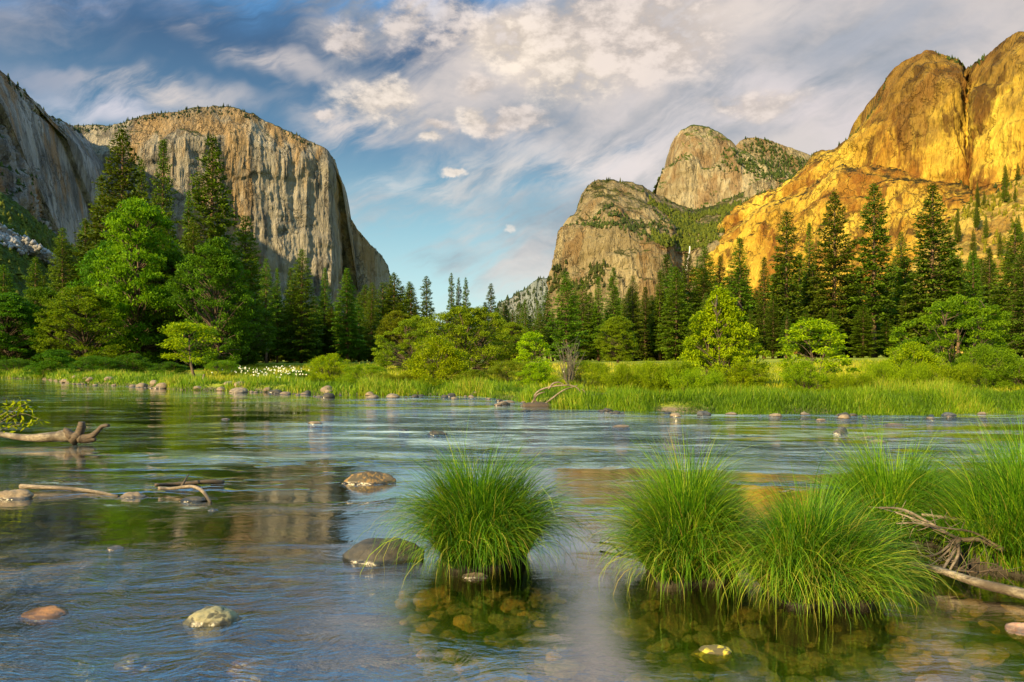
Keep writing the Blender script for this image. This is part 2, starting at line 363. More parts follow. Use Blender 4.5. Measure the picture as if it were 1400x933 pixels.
# ------------------------------------------------------------------ river water
def mat_water():
    m, t = new_mat('water'); p = pos(t)
    sp = node(t, 'ShaderNodeSeparateXYZ', {0: p})
    wig = noise(t, p, .5, 3, .6, 0, True); pw = vmth(t, 'ADD', p, node(t, 'ShaderNodeVectorMath', {0: wig, 3: 1.2}, operation='SCALE').outputs[0])
    swell = noise(t, mapping(t, pw, (.55, 1.5, 1), (0, 0, .25)), 1.6, 4, .6)
    rip = noise(t, mapping(t, pw, (1.0, 2.6, 1), (0, 0, .3)), 4.2, 4, .62)
    fine = noise(t, mapping(t, pw, (1.0, 1.9, 1), (0, 0, -.2)), 17.0, 3, .6)
    far = smooth(t, sp.outputs[1], 6.5, 13.0)
    near = smooth(t, mth(t, 'ADD', sp.outputs[1], mth(t, 'MULTIPLY', mth(t, 'SUBTRACT', noise(t, p, .35, 3), .5), 3.0)), 7.6, 5.4)
    near = mth(t, 'MULTIPLY', near, smooth(t, sp.outputs[0], .4, -1.3, .45, 1.0))
    patch = smooth(t, noise(t, mapping(t, p, (.5, 1.3, 1), (0, 0, .2)), .55, 4, .6), .43, .60)
    right = smooth(t, sp.outputs[0], -7.0, -1.0)
    rif = smooth(t, noise(t, mapping(t, pw, (.16, .85, 1), (0, 0, .10)), 1.0, 5, .62, .2), .49, .60)
    rif2 = smooth(t, noise(t, mapping(t, p, (.10, .22, 1), (0, 0, .1)), 1.0, 3, .6), .36, .55)
    mid = smooth(t, vmth(t, 'LENGTH', vmth(t, 'MULTIPLY', vmth(t, 'SUBTRACT', p, (-.8, 17.0, 0)), (.16, .15, 0)), None, 1), 1.0, .3)
    rif = mth(t, 'MAXIMUM', rif, mth(t, 'MULTIPLY', mid, smooth(t, noise(t, mapping(t, pw, (.16, .62, 1), (0, 0, .10)), 1.0, 6, .66), .40, .54)))
    rough = mth(t, 'MULTIPLY', mth(t, 'MULTIPLY', far, mth(t, 'ADD', .06, mth(t, 'MULTIPLY', rif, mth(t, 'ADD', .25, mth(t, 'ADD', mth(t, 'MULTIPLY', rif2, 1.4), mth(t, 'MULTIPLY', mid, .5)))))), mth(t, 'ADD', mth(t, 'MULTIPLY', patch, mth(t, 'ADD', .06, right)), mth(t, 'ADD', .02, mth(t, 'MULTIPLY', right, .7))))
    h = mth(t, 'ADD', mth(t, 'MULTIPLY', swell, mth(t, 'ADD', .003, mth(t, 'MULTIPLY', rough, .11))),
            mth(t, 'ADD', mth(t, 'MULTIPLY', rip, mth(t, 'ADD', mth(t, 'ADD', mth(t, 'ADD', .0010, mth(t, 'MULTIPLY', near, .0022)), mth(t, 'MULTIPLY', patch, mth(t, 'ADD', .0005, mth(t, 'MULTIPLY', near, .009)))), mth(t, 'MULTIPLY', rough, .06))),
                mth(t, 'MULTIPLY', fine, mth(t, 'ADD', mth(t, 'ADD', mth(t, 'ADD', .0001, mth(t, 'MULTIPLY', near, .0007)), mth(t, 'MULTIPLY', mth(t, 'MULTIPLY', patch, near), .003)), mth(t, 'MULTIPLY', rough, .004)))))
    b = node(t, 'ShaderNodeBump', {'Strength': 1.0, 'Distance': 1.0, 'Height': h})
    inc = t.nodes.new('ShaderNodeNewGeometry').outputs['Incoming']
    cs_ = mth(t, 'ABSOLUTE', vmth(t, 'DOT_PRODUCT', b.outputs[0], inc, 1))
    fr = mth(t, 'ADD', .05, mth(t, 'MULTIPLY', .95, mth(t, 'POWER', mth(t, 'SUBTRACT', 1.0, cs_, True), 2.15)))
    gl = node(t, 'ShaderNodeBsdfGlossy', {'Color': (1, 1, 1, 1), 'Roughness': .02, 'Normal': b.outputs[0]})
    tr = node(t, 'ShaderNodeBsdfTransparent', {'Color': (.74, .74, .50, 1)})
    surf = node(t, 'ShaderNodeMixShader', {0: fr, 1: tr.outputs[0], 2: gl.outputs[0]}).outputs[0]
    # broken white water on the riffles, its pale teal also painting in sky glare
    fo = noise(t, mapping(t, pw, (.26, 1.5, 1), (0, 0, .06)), 1.0, 7, .68, .2)
    fo2 = noise(t, mapping(t, pw, (1.1, 4.0, 1), (0, 0, .1)), 1.0, 5, .7)
    zone = mth(t, 'MAXIMUM', mth(t, 'MULTIPLY', mid, 1.0), mth(t, 'MULTIPLY', mth(t, 'MULTIPLY', far, rif2), mth(t, 'ADD', .12, mth(t, 'MULTIPLY', right, .5))))
    fm = smooth(t, mth(t, 'ADD', mth(t, 'MULTIPLY', fo, .7), mth(t, 'MULTIPLY', fo2, .3)), .47, .60)
    fleck = mth(t, 'MULTIPLY', smooth(t, fo, .62, .70), smooth(t, sp.outputs[1], 5.5, 8.0))
    fm = mth(t, 'MULTIPLY', mth(t, 'MAXIMUM', mth(t, 'MULTIPLY', fm, zone), mth(t, 'MULTIPLY', fleck, .7)), .62)
    foam = node(t, 'ShaderNodeBsdfDiffuse', {'Color': (.42, .55, .56, 1), 'Normal': b.outputs[0]})
    finish(t, node(t, 'ShaderNodeMixShader', {0: fm, 1: surf, 2: foam.outputs[0]}).outputs[0]); return m
wx = np.linspace(-260, 260, 60); wy = np.linspace(-4, 110, 60)
WX, WY = np.meshgrid(wx, wy); n = 60
i = np.arange(n - 1)[:, None] * n + np.arange(n - 1)[None]
structure(link('river_water', mesh_data('river_water', np.stack([WX, WY, WX * 0], -1).reshape(-1, 3), [np.stack([i, i + 1, i + n + 1, i + n], -1).reshape(-1, 4)], mat_water(), None, True)))

# ------------------------------------------------------------------ mountains
def resample(rail, n, bypx=False):
    r = np.asarray(rail, float)
    if bypx: u = np.linspace(r[0, 0], r[-1, 0], n); return np.stack([u, np.interp(u, r[:, 0], r[:, 1]), np.interp(u, r[:, 0], r[:, 2])], 1)
    d = np.hypot(np.diff(r[:, 0]), np.diff(r[:, 1]) * .6) + 1e-6 + np.abs(np.diff(r[:, 2])) * .01
    s = np.concatenate([[0], np.cumsum(d)]); u = np.linspace(0, s[-1], n)
    return np.stack([np.interp(u, s, r[:, k]) for k in range(3)], 1)
def loft(name, rails, rows, cols, mat, amps, seed, size=1.0, back=500, jag=5.0, bypx=False):
    """rock sheet through rails (pixel column, pixel row, distance), lowest first; a back slope gives it its thickness"""
    R = [resample(r, cols, bypx) for r in rails]; W = [np.array([world_at(*p) for p in r]) for r in R]
    s = np.arange(cols) / cols
    q = np.stack([W[-1][:, 0] / (25 * size), W[-1][:, 1] / (25 * size), s * 0], -1)
    W[-1][:, 2] += jag * fbm(q, 4, seed + 3, .6)
    W.append(W[-1] + np.array([0, back * .35, -back * .12])); W.append(W[-1] + np.array([0, back * .65, -back * .8]))
    amps = list(amps) + [amps[-1], amps[-1]]; rows = list(rows) + [10, 8]
    grid = []; amp = []
    for k in range(len(W) - 1):
        for r in range(rows[k]):
            f = r / rows[k]; grid.append(W[k] * (1 - f) + W[k + 1] * f); amp.append(amps[k] * (1 - f) + amps[k + 1] * f)
    grid.append(W[-1]); amp.append(amps[-1])
    G = np.array(grid); A = np.array(amp)[:, None]; nr = len(G)
    du = np.gradient(G, axis=1); dv = np.gradient(G, axis=0); N = np.cross(du, dv); N /= np.linalg.norm(N, axis=2)[..., None] + 1e-9
    p = G.reshape(-1, 3) / size
    d = (1.0 * fbm(p / np.array([170, 170, 420]), 4, seed) + .75 * fbm(p / np.array([36, 36, 300]), 4, seed + 40, .6, True)
         + .28 * fbm(p / np.array([60, 60, 45]), 4, seed + 80, .6) + .22 * fbm(p / np.array([16, 16, 14]), 3, seed + 120, .6))
    st = fbm(p / np.array([90, 90, 60]), 3, seed + 7); d = d + .35 * np.tanh(6 * st)
    G = G + N * (A * d.reshape(nr, cols))[..., None]
    i = np.arange(nr - 1)[:, None] * cols + np.arange(cols - 1)[None]
    o = link(name, mesh_data(name, G.reshape(-1, 3), [np.stack([i, i + 1, i + cols + 1, i + cols], -1).reshape(-1, 4)], mat, None, True))
    structure(o)
    N2 = np.cross(np.gradient(G, axis=1), np.gradient(G, axis=0)); N2 /= np.linalg.norm(N2, axis=2)[..., None] + 1e-9
    return o, G, N2

GREY_VEG, GREEN_VEG = (.05, .07, .018), (.075, .11, .012)
m_cap = mat_cliff('pale_granite', (.29, .265, .215), (.165, .15, .125), (.06, .057, .055), (.28, .185, .085), GREY_VEG, (.62, .85), 1.6, .75, 1.0, (760, 1000, (.12, .105, .08), .8))
m_left = mat_cliff('blue_grey_granite', (.33, .32, .33), (.15, .145, .15), (.055, .055, .06), (.30, .18, .09), GREY_VEG, (.55, .8), 1.0)
m_gold = mat_cliff('golden_granite', (.56, .40, .052), (.36, .215, .026), (.085, .042, .012), (.20, .08, .014), (.05, .04, .012), (.74, .95), .8, .9, 1.0, (330, 470, (.15, .085, .025), .8))  # dark streaks, stain and crown browns also paint in shading of the relief
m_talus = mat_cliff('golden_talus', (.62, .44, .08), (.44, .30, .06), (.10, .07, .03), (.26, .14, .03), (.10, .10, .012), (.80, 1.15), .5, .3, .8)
m_tan = mat_cliff('tan_granite', (.27, .225, .13), (.18, .145, .08), (.075, .06, .035), (.16, .10, .045), (.07, .075, .015), (.62, .9), .8, .45)
m_grey = mat_cliff('grey_granite', (.33, .285, .18), (.20, .165, .10), (.085, .068, .04), (.17, .105, .05), GREEN_VEG, (.55, .8), .8, .4)
m_hill = mat_cliff('wooded_slope', (.10, .11, .03), (.06, .08, .015), (.03, .04, .01), (.09, .08, .03), (.06, .10, .01), (.1, .4), .35)
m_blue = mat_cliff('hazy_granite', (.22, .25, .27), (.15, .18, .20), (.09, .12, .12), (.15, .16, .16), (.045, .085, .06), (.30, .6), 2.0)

# far small peak in the gap
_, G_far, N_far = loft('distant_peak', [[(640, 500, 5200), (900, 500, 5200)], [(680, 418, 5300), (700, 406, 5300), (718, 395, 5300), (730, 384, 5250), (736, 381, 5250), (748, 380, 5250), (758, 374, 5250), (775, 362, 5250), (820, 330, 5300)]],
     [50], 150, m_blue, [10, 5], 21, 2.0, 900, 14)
# the back shoulder of the great cliff
_, G_sh, N_sh = loft('cliff_shoulder', [[(400, 500, 3000), (560, 500, 3300)], [(415, 395, 3010), (556, 425, 3330)], [(425, 240, 3020), (452, 262, 3050), (462, 280, 3080), (478, 298, 3120), (492, 318, 3160), (505, 335, 3200), (520, 349, 3240), (529, 364, 3280), (535, 388, 3300), (548, 412, 3340)]],
     [20, 120], 200, m_cap, [14, 14, 6], 31, 1.6, 500, 5)
# the great pale cliff
_, G_cap, N_cap = loft('great_cliff', [[(70, 500, 2150), (250, 500, 2250), (455, 500, 2500), (470, 500, 3100)],
      [(80, 400, 2200), (250, 400, 2310), (350, 400, 2450), (454, 400, 2580), (468, 400, 3100)],
      [(85, 225, 2290), (170, 205, 2320), (250, 192, 2370), (330, 190, 2470), (400, 215, 2560), (452, 232, 2630), (462, 250, 3100)],
      [(85, 178, 2360), (105, 171, 2360), (130, 172, 2370), (152, 172, 2380), (168, 167, 2390), (190, 161, 2400), (210, 156, 2410), (240, 153, 2430), (265, 148, 2450), (290, 144, 2470), (305, 145, 2490),
       (325, 149, 2510), (345, 157, 2530), (362, 167, 2550), (380, 175, 2570), (400, 185, 2590), (420, 193, 2610), (438, 201, 2630), (450, 209, 2650), (454, 214, 2700), (458, 225, 3100)]],
     [20, 150, 40], 460, m_cap, [14, 15, 15, 6], 41, 1.6, 600, 6)
# the shaded wall on the far left
_, G_lw, N_lw = loft('shaded_wall', [[(-420, 500, 900), (-100, 500, 1150), (60, 500, 1500), (150, 500, 2150)],
      [(-420, 330, 1000), (-100, 330, 1200), (40, 330, 1550), (120, 330, 2200)],
      [(-420, 60, 1100), (-100, 110, 1250), (-10, 150, 1600), (40, 190, 1800), (104, 215, 2240)],
      [(-420, -120, 1200), (-200, -20, 1300), (-100, 40, 1400), (-30, 74, 1600), (0, 96, 1700), (10, 104, 1710), (20, 117, 1730), (32, 124, 1760), (44, 137, 1800), (56, 146, 1850), (66, 157, 1900), (82, 163, 2020), (96, 171, 2180), (108, 178, 2270), (118, 200, 2330)]],
     [20, 110, 40], 340, m_left, [12, 26, 22, 6], 51, 1.2, 600, 6)
# middle rock (behind) and its wooded neighbour
_, G_nb, N_nb = loft('wooded_knob', [[(960, 330, 2250), (1180, 330, 2250)], [(975, 250, 2300), (1150, 262, 2300)],
      [(985, 205, 2400), (1005, 200, 2400), (1012, 192, 2400), (1020, 187, 2400), (1035, 188, 2400), (1055, 192, 2410), (1080, 201, 2420), (1098, 209, 2430), (1112, 217, 2440), (1150, 240, 2440)]],
     [30, 60], 200, m_tan, [14, 14, 4], 61, 1.2, 500, 5)
_, G_md, N_md = loft('middle_rock', [[(880, 400, 1900), (1120, 400, 1700)], [(893, 300, 1960), (960, 300, 1900), (1110, 320, 1800)],
      [(908, 235, 2010), (940, 222, 1950), (1000, 235, 1930), (1085, 260, 1900)],
      [(894, 268, 2060), (901, 250, 2060), (910, 237, 2060), (917, 225, 2060), (920, 205, 2055), (924, 188, 2050), (932, 179, 2040), (945, 174, 2030), (958, 174, 2020), (970, 177, 2010), (984, 184, 2000), (996, 193, 1990), (1006, 203, 1985), (1018, 208, 1980), (1040, 222, 1960), (1070, 236, 1940), (1090, 246, 1940)]],
     [30, 60, 40], 280, m_grey, [16, 20, 18, 5], 71, 1.2, 500, 5)
# lower rock with the wooded ramp and the fall's gully
_, G_lr, N_lr = loft('lower_rock', [[(735, 500, 1330), (830, 500, 1250), (925, 500, 1270), (1010, 500, 1330)],
      [(748, 400, 1370), (840, 390, 1280), (920, 390, 1290), (935, 390, 1345), (950, 390, 1345), (1005, 380, 1330)],
      [(768, 312, 1420), (790, 308, 1400), (840, 318, 1340), (880, 330, 1320), (915, 336, 1320), (928, 340, 1370), (945, 338, 1370), (985, 335, 1360)],
      [(744, 424, 1440), (752, 388, 1440), (760, 345, 1440), (766, 312, 1445), (778, 298, 1450), (790, 285, 1470), (796, 264, 1490), (806, 250, 1500), (818, 244, 1510), (835, 246, 1520), (852, 249, 1530), (878, 254, 1550), (895, 262, 1570), (910, 270, 1590), (930, 281, 1610), (950, 290, 1640), (985, 280, 1680), (1020, 262, 1720)]],
     [24, 90, 80], 340, m_tan, [8, 15, 12, 4], 81, .9, 400, 4)
# the golden cliff
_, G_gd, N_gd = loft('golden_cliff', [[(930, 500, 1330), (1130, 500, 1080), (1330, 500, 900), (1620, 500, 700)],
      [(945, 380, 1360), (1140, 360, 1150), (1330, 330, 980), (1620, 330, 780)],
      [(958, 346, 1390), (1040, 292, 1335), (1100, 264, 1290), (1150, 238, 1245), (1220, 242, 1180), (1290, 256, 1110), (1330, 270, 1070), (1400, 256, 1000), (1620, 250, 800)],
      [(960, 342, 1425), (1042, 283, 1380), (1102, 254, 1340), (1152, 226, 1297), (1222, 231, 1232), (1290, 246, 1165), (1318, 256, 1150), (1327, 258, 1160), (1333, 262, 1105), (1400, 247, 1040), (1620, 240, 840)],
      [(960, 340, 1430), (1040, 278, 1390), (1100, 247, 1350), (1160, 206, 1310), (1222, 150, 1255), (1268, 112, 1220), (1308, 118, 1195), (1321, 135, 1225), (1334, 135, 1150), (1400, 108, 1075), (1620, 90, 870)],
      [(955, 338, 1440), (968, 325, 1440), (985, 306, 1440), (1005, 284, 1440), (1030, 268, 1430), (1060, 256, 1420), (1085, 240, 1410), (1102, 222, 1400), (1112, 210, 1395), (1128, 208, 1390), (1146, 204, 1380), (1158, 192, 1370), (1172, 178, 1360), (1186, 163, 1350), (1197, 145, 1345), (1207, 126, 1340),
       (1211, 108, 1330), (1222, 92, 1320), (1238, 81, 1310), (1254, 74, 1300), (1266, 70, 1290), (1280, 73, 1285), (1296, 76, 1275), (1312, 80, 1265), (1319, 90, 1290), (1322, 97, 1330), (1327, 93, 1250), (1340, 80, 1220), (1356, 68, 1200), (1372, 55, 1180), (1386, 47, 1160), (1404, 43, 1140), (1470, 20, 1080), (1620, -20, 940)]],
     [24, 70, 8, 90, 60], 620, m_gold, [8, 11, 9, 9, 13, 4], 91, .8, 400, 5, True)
# the sunlit talus slope at its foot
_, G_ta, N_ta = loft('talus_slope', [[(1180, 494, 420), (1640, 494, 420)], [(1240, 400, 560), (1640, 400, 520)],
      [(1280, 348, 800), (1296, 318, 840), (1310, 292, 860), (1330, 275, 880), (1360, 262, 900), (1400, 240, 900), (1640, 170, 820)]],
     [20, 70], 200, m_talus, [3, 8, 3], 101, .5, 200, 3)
# wooded slope on the left with its scree
_, G_hl, N_hl = loft('wooded_hill', [[(-420, 496, 160), (340, 496, 260)], [(-420, 300, 330), (-60, 360, 380), (60, 420, 420), (340, 500, 460)],
      [(-420, 120, 480), (-120, 220, 500), (-40, 250, 520), (0, 265, 530), (20, 275, 535), (40, 290, 540), (60, 312, 545), (75, 332, 550), (95, 368, 560), (150, 430, 580), (340, 500, 600)]],
     [30, 60], 260, m_hill, [3, 6, 3], 111, .35, 200, 3)

m_scree = mat_stone('grey_scree', (.30, .30, .31), (.15, .15, .16), (.06, .06, .06), .6, False)
r = np.random.default_rng(77); g = Geo()
iv = np.array([[0, 0, 1], [1, 0, 0], [0, 1, 0], [-1, 0, 0], [0, -1, 0], [0, 0, -1]], float); if_ = np.array([[0, 1, 2], [0, 2, 3], [0, 3, 4], [0, 4, 1], [5, 2, 1], [5, 3, 2], [5, 4, 3], [5, 1, 4]])
for k in range(1500):
    f_ = r.random(); px = -30 + 108 * f_; py = 306 + 52 * f_ + r.normal(0, 5) * (1.2 - .6 * f_); d_ = r.uniform(.8, 2.6)
    qd = np.hypot((G_hl[30:60, :, 0] / G_hl[30:60, :, 1] * F + 700 - px), (HZ - (G_hl[30:60, :, 2] - H) / G_hl[30:60, :, 1] * F - py)); i_ = np.unravel_index(np.argmin(qd), qd.shape)
    Yk = G_hl[30 + i_[0], i_[1], 1]; v_ = iv * d_ * r.uniform(.6, 1.2, (6, 1)) + world_at(px, py, Yk - 2)
    g.add(v_, [if_], .5)
stuff(link('scree', g.mesh('scree', m_scree)), 'grey strip of scree running down the wooded slope at far left', 'scree')

# ------------------------------------------------------------------ far woods on the rock (uncountable: one mass each)
def tufts(pts, hs, r, width=.32, tiers=3, sides=5):
    """little ragged firs and bushes as one mesh: stacked jagged cones"""
    n = len(pts); V = []; Fc = []; off = 0; T = []
    base = r.uniform(0, 6.28, n); tt = r.random(n)
    for k in range(tiers):
        a = base[:, None] + k + np.arange(sides)[None] / sides * 6.283; f = k / tiers
        rad = hs[:, None] * width * (1 - f * .8) * r.uniform(.55, 1.3, (n, sides))
        ring = np.stack([pts[:, 0:1] + np.cos(a) * rad, pts[:, 1:2] + np.sin(a) * rad, pts[:, 2:3] + hs[:, None] * (f * .8 + .02) + hs[:, None] * r.uniform(-.06, .06, (n, sides))], -1)
        ap = pts + np.stack([hs * r.normal(0, .03, n), hs * r.normal(0, .03, n), hs * min(1, f * .8 + .5)], -1)
        v = np.concatenate([ring, ap[:, None]], 1).reshape(-1, 3)
        b = np.arange(n)[:, None] * (sides + 1); s_ = np.arange(sides)[None]
        Fc.append((np.stack([b + s_, b + (s_ + 1) % sides, np.broadcast_to(b + sides, (n, sides))], -1).reshape(-1, 3)) + off)
        V.append(v); off += len(v); T.append(np.repeat(tt, sides + 1))
    return np.concatenate(V), [np.concatenate(Fc)], np.concatenate(T)
def wood(name, G, N, r0, r1, count, h, mat, label, nz=None, seed=1, width=.32, c0=0, c1=None, clump=.0, scale=120.0):
    r = np.random.default_rng(seed); c1 = c1 or G.shape[1] - 1; P = []; 
    fi = r.uniform(r0, r1, count * 6); fj = r.uniform(c0, c1, count * 6)
    i, j = fi.astype(int), fj.astype(int); i = np.minimum(i, G.shape[0] - 2); j = np.minimum(j, G.shape[1] - 2)
    a, b = (fi - i)[:, None], (fj - j)[:, None]
    p = (G[i, j] * (1 - a) + G[i + 1, j] * a) * (1 - b) + (G[i, j + 1] * (1 - a) + G[i + 1, j + 1] * a) * b
    ok = np.ones(len(p), bool)
    if nz is not None: ok &= np.abs(N[i, j, 2]) > nz
    ok &= fbm(p / scale, 3, seed + 5) > clump
    p = p[ok][:count]
    if not len(p): return
    hs = r.uniform(h[0], h[1], len(p)) * r.uniform(.6, 1.1, len(p))
    v, f, t = tufts(p - np.array([0, 0, 1.0]), hs, r, width)
    stuff(link(name, mesh_data(name, v, f, mat, t)), label, 'woodland')
m_farwood = mat_leaf('far_woodland', (.022, .035, .010), (.06, .08, .016), .1, .9)
m_farbush = mat_leaf('far_brush', (.045, .065, .008), (.10, .125, .014), .1, .9)
m_talusfir = mat_leaf('talus_firs', (.07, .08, .006), (.20, .20, .012), .15, .9)
m_farblue = mat_leaf('far_dark_firs', (.02, .035, .018), (.05, .07, .03), .1, .9)
wood('rim_woodland', G_cap, N_cap, 200, 214, 420, (6, 14), m_farblue, 'sparse dark firs fringing the rim of the pale great cliff', None, 3, .28, 10, 440, -.15)
wood('shoulder_woodland', G_sh, N_sh, 130, 144, 120, (5, 12), m_farblue, 'scrubby firs on the sloping shoulder right of the pale great cliff', None, 4, .3, 0, None, -.1)
wood('shaded_wall_woodland', G_lw, N_lw, 150, 172, 420, (7, 20), m_farblue, 'dark firs along the rim of the shaded grey cliff at far left', None, 5, .3, 60, None, -.2)
wood('shaded_wall_brush', G_lw, N_lw, 30, 165, 500, (6, 14), m_farwood, 'dark scrub on ledges of the shaded grey cliff at far left', .42, 6, .5, 60, None, .05)
wood('middle_rock_brush', G_md, N_md, 85, 132, 500, (5, 11), m_farwood, 'dark scrub over the rounded top of the tall grey middle rock', .35, 7, .5, 0, None, -.05)
wood('knob_woodland', G_nb, N_nb, 20, 95, 1200, (6, 13), m_farwood, 'dense woodland on the small green knob between the rocks', .25, 8, .45, 40, None, -.2)
wood('lower_rock_rim_woodland', G_lr, N_lr, 188, 200, 110, (5, 12), m_farwood, 'small firs fringing the summit ridge of the lower tan rock', None, 9, .3, 0, None, -.2)
wood('lower_rock_brush', G_lr, N_lr, 118, 196, 900, (4, 9), m_farwood, 'dark scrub dotted over the upper slope of the lower tan rock', .2, 10, .55, 40, 340, -.02, 60)
wood('ramp_woodland', G_lr, N_lr, 116, 180, 1800, (5, 11), m_farbush, 'green wooded ramp between the lower tan rock and the golden cliff', .2, 11, .5, 200, 338, -.25)
wood('lower_rock_ledge_woodland', G_lr, N_lr, 24, 60, 200, (6, 14), m_farwood, 'green trees on ledges at the foot of the lower tan rock', None, 12, .4, 0, 120, .0, 40)
wood('golden_rim_woodland', G_gd, N_gd, 242, 254, 170, (4, 10), m_farwood, 'scattered small trees along the rim of the golden cliff', None, 13, .32, 0, 500, -.05)
wood('golden_ledge_woodland', G_gd, N_gd, 88, 104, 150, (4, 9), m_farwood, 'dark brush on ledges of the golden cliff', None, 14, .5, 330, 560, .0, 60)
wood('peak_woodland', G_far, N_far, 8, 60, 500, (14, 34), m_farblue, 'bluish woodland on the slope of the small distant peak', None, 15, .4, 0, 70, -.2, 300)
wood('talus_woodland', G_ta, N_ta, 24, 90, 900, (3, 10), m_talusfir, 'yellowish brush and young firs over the golden talus slope', None, 18, .32, 10, 190, -.05, 60)
wood('hill_woodland', G_hl, N_hl, 20, 100, 3200, (2, 6), m_farbush, 'dense green woodland on the low slope at far left', None, 16, .45, 0, None, -.35, 40)

# the fall in the gully
m, t = new_mat('falling_water')
n_ = noise(t, mapping(t, pos(t), (.3, .3, .03)), 3, 5)
finish(t, node(t, 'ShaderNodeBsdfPrincipled', {'Base Color': mixc(t, smooth(t, n_, .3, .7), (.35, .35, .36), (.75, .74, .72)), 'Roughness': .7}).outputs[0])
fall = [world_at(943 - 5 * f ** 1.5 + math.sin(f * 9) * .4, 337 + 34 * f, 1340) for f in np.linspace(0, 1, 14)]
v, f = tube(fall, np.linspace(1.0, 2.6, 14), 8, .35, 3)
o = link('waterfall', mesh_data('waterfall', v, f, m, None, True))
tag(o, 'thin white waterfall dropping down the dark gully left of the golden cliff', 'waterfall')

# ------------------------------------------------------------------ trees
m_bark = mat_bark('dark_bark', (.035, .024, .015), (.10, .07, .045))
m_bark_red = mat_bark('reddish_pine_bark', (.05, .03, .018), (.16, .095, .05))
m_twig = mat_bark('grey_twigs', (.06, .054, .042), (.15, .13, .10), 2)
m_pine = mat_leaf('pine_needles', (.022, .050, .004), (.10, .17, .009), .28)
m_fir = mat_leaf('fir_needles', (.032, .078, .004), (.13, .235, .009), .30)
m_fir_pale = mat_leaf('pale_fir_needles', (.035, .075, .005), (.13, .20, .010), .3)
m_broad = mat_leaf('broad_leaves', (.050, .12, .003), (.18, .31, .006), .45)
m_broad_dk = mat_leaf('deep_green_leaves', (.025, .075, .003), (.09, .20, .006), .4)
m_olive = mat_leaf('olive_leaves', (.08, .125, .004), (.21, .28, .008), .45)
m_lime = mat_leaf('lime_leaves', (.10, .19, .002), (.35, .48, .004), .5)
m_willow = mat_leaf('willow_leaves', (.085, .17, .003), (.28, .44, .006), .5)

def conifer(seed, h=30.0, base=.16, w=.15, dens=1.0, gap=.12, droop=.25, tuft=.62, top=.7):
    r = np.random.default_rng(seed); g = Geo()
    n = 12; zz = np.linspace(0, h, n); bend = np.cumsum(r.normal(0, .03, (n, 2)), 0)
    path = np.column_stack([bend, zz]); path[:, :2] -= path[0, :2]
    tv, tf = tube(path, h * .0125 * (1 - zz / h) ** .8 + .03, 8, .15, seed)
    tg = Geo(); tg.add(tv, tf)
    cc, aa, bb, tt = [], [], [], []
    nb = int(250 * dens); az = 0
    lob = r.uniform(.7, 1.25, 24)
    for k in range(nb):
        f = (k + r.random()) / nb; f = f ** .92
        z = h * (base + (1 - base) * f)
        az += 2.4 + r.normal(0, .35)
        prof = (1 - f) ** top * min(1, .45 + f * 3.0)
        L = h * w * prof * r.uniform(.6, 1.12) * lob[int((az % 6.283) / 6.283 * 6) + 6 * min(3, int(f * 4))] + .25
        if r.random() < gap: 
            if r.random() < .5: continue
            L *= .5
        e0 = .45 * f - droop * (1 - f) + r.normal(0, .1)
        d = np.array([math.cos(az) * math.cos(e0), math.sin(az) * math.cos(e0), math.sin(e0)])
        o = np.array([np.interp(z, zz, path[:, 0]), np.interp(z, zz, path[:, 1]), z])
        tip = o + d * L + np.array([0, 0, -.06 * L * L / (h * w) * 1.5 + .05 * L])
        if L > 1.2: v, ff = tube([o, (o + tip) / 2 + [0, 0, .04 * L], tip], [.05, .03, .012], 4); tg.add(v, ff)
        m_ = max(3, int(L / .30 * dens ** .3)); s = np.sqrt(r.uniform(.03, 1.0, m_ * 8)) if L > 1 else r.uniform(0, 1.05, m_ * 6)
        side = np.array([-d[1], d[0], 0]); side /= np.linalg.norm(side) + 1e-9
        spread = (.36 * L * (1 - s) + .22) * r.normal(0, .8, len(s))
        c = o + (tip - o) * s[:, None] + side * spread[:, None] + r.normal(0, .14, (len(s), 3)) - np.array([0, 0, .15]) * np.abs(spread)[:, None]
        dirs = d * .9 + side * np.sign(spread)[:, None] * .55 + r.normal(0, .5, (len(s), 3)) - np.array([0, 0, .12])
        dirs /= np.linalg.norm(dirs, axis=1)[:, None]
        b = np.cross(dirs, rand_unit(len(s), r) + np.array([0, 0, 1.2])); b /= np.linalg.norm(b, axis=1)[:, None] + 1e-9
        sz = tuft * r.uniform(.5, 1.1, len(s)) * (0.55 + .45 * (1 - f))
        cc.append(c); aa.append(dirs * sz[:, None] * .5); bb.append(b * sz[:, None] * .24)
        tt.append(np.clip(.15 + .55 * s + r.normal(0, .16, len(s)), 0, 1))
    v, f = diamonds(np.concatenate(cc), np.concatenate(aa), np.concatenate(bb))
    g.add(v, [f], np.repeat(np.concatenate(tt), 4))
    return tg, g
def con_meshes(nm, mat, **kw):
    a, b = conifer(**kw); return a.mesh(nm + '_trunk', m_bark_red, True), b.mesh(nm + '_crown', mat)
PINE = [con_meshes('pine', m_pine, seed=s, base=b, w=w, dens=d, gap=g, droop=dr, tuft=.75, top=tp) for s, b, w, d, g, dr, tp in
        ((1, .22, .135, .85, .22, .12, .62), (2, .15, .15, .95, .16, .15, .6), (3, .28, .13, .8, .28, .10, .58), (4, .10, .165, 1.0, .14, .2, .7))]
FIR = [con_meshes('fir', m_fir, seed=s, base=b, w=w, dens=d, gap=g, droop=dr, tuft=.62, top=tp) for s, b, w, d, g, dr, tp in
       ((11, .05, .15, 1.25, .06, .25, .8), (12, .10, .13, 1.15, .08, .3, .85), (13, .03, .18, 1.3, .05, .2, .75), (14, .16, .15, 1.0, .12, .3, .7), (15, .04, .20, 1.2, .08, .22, .82))]

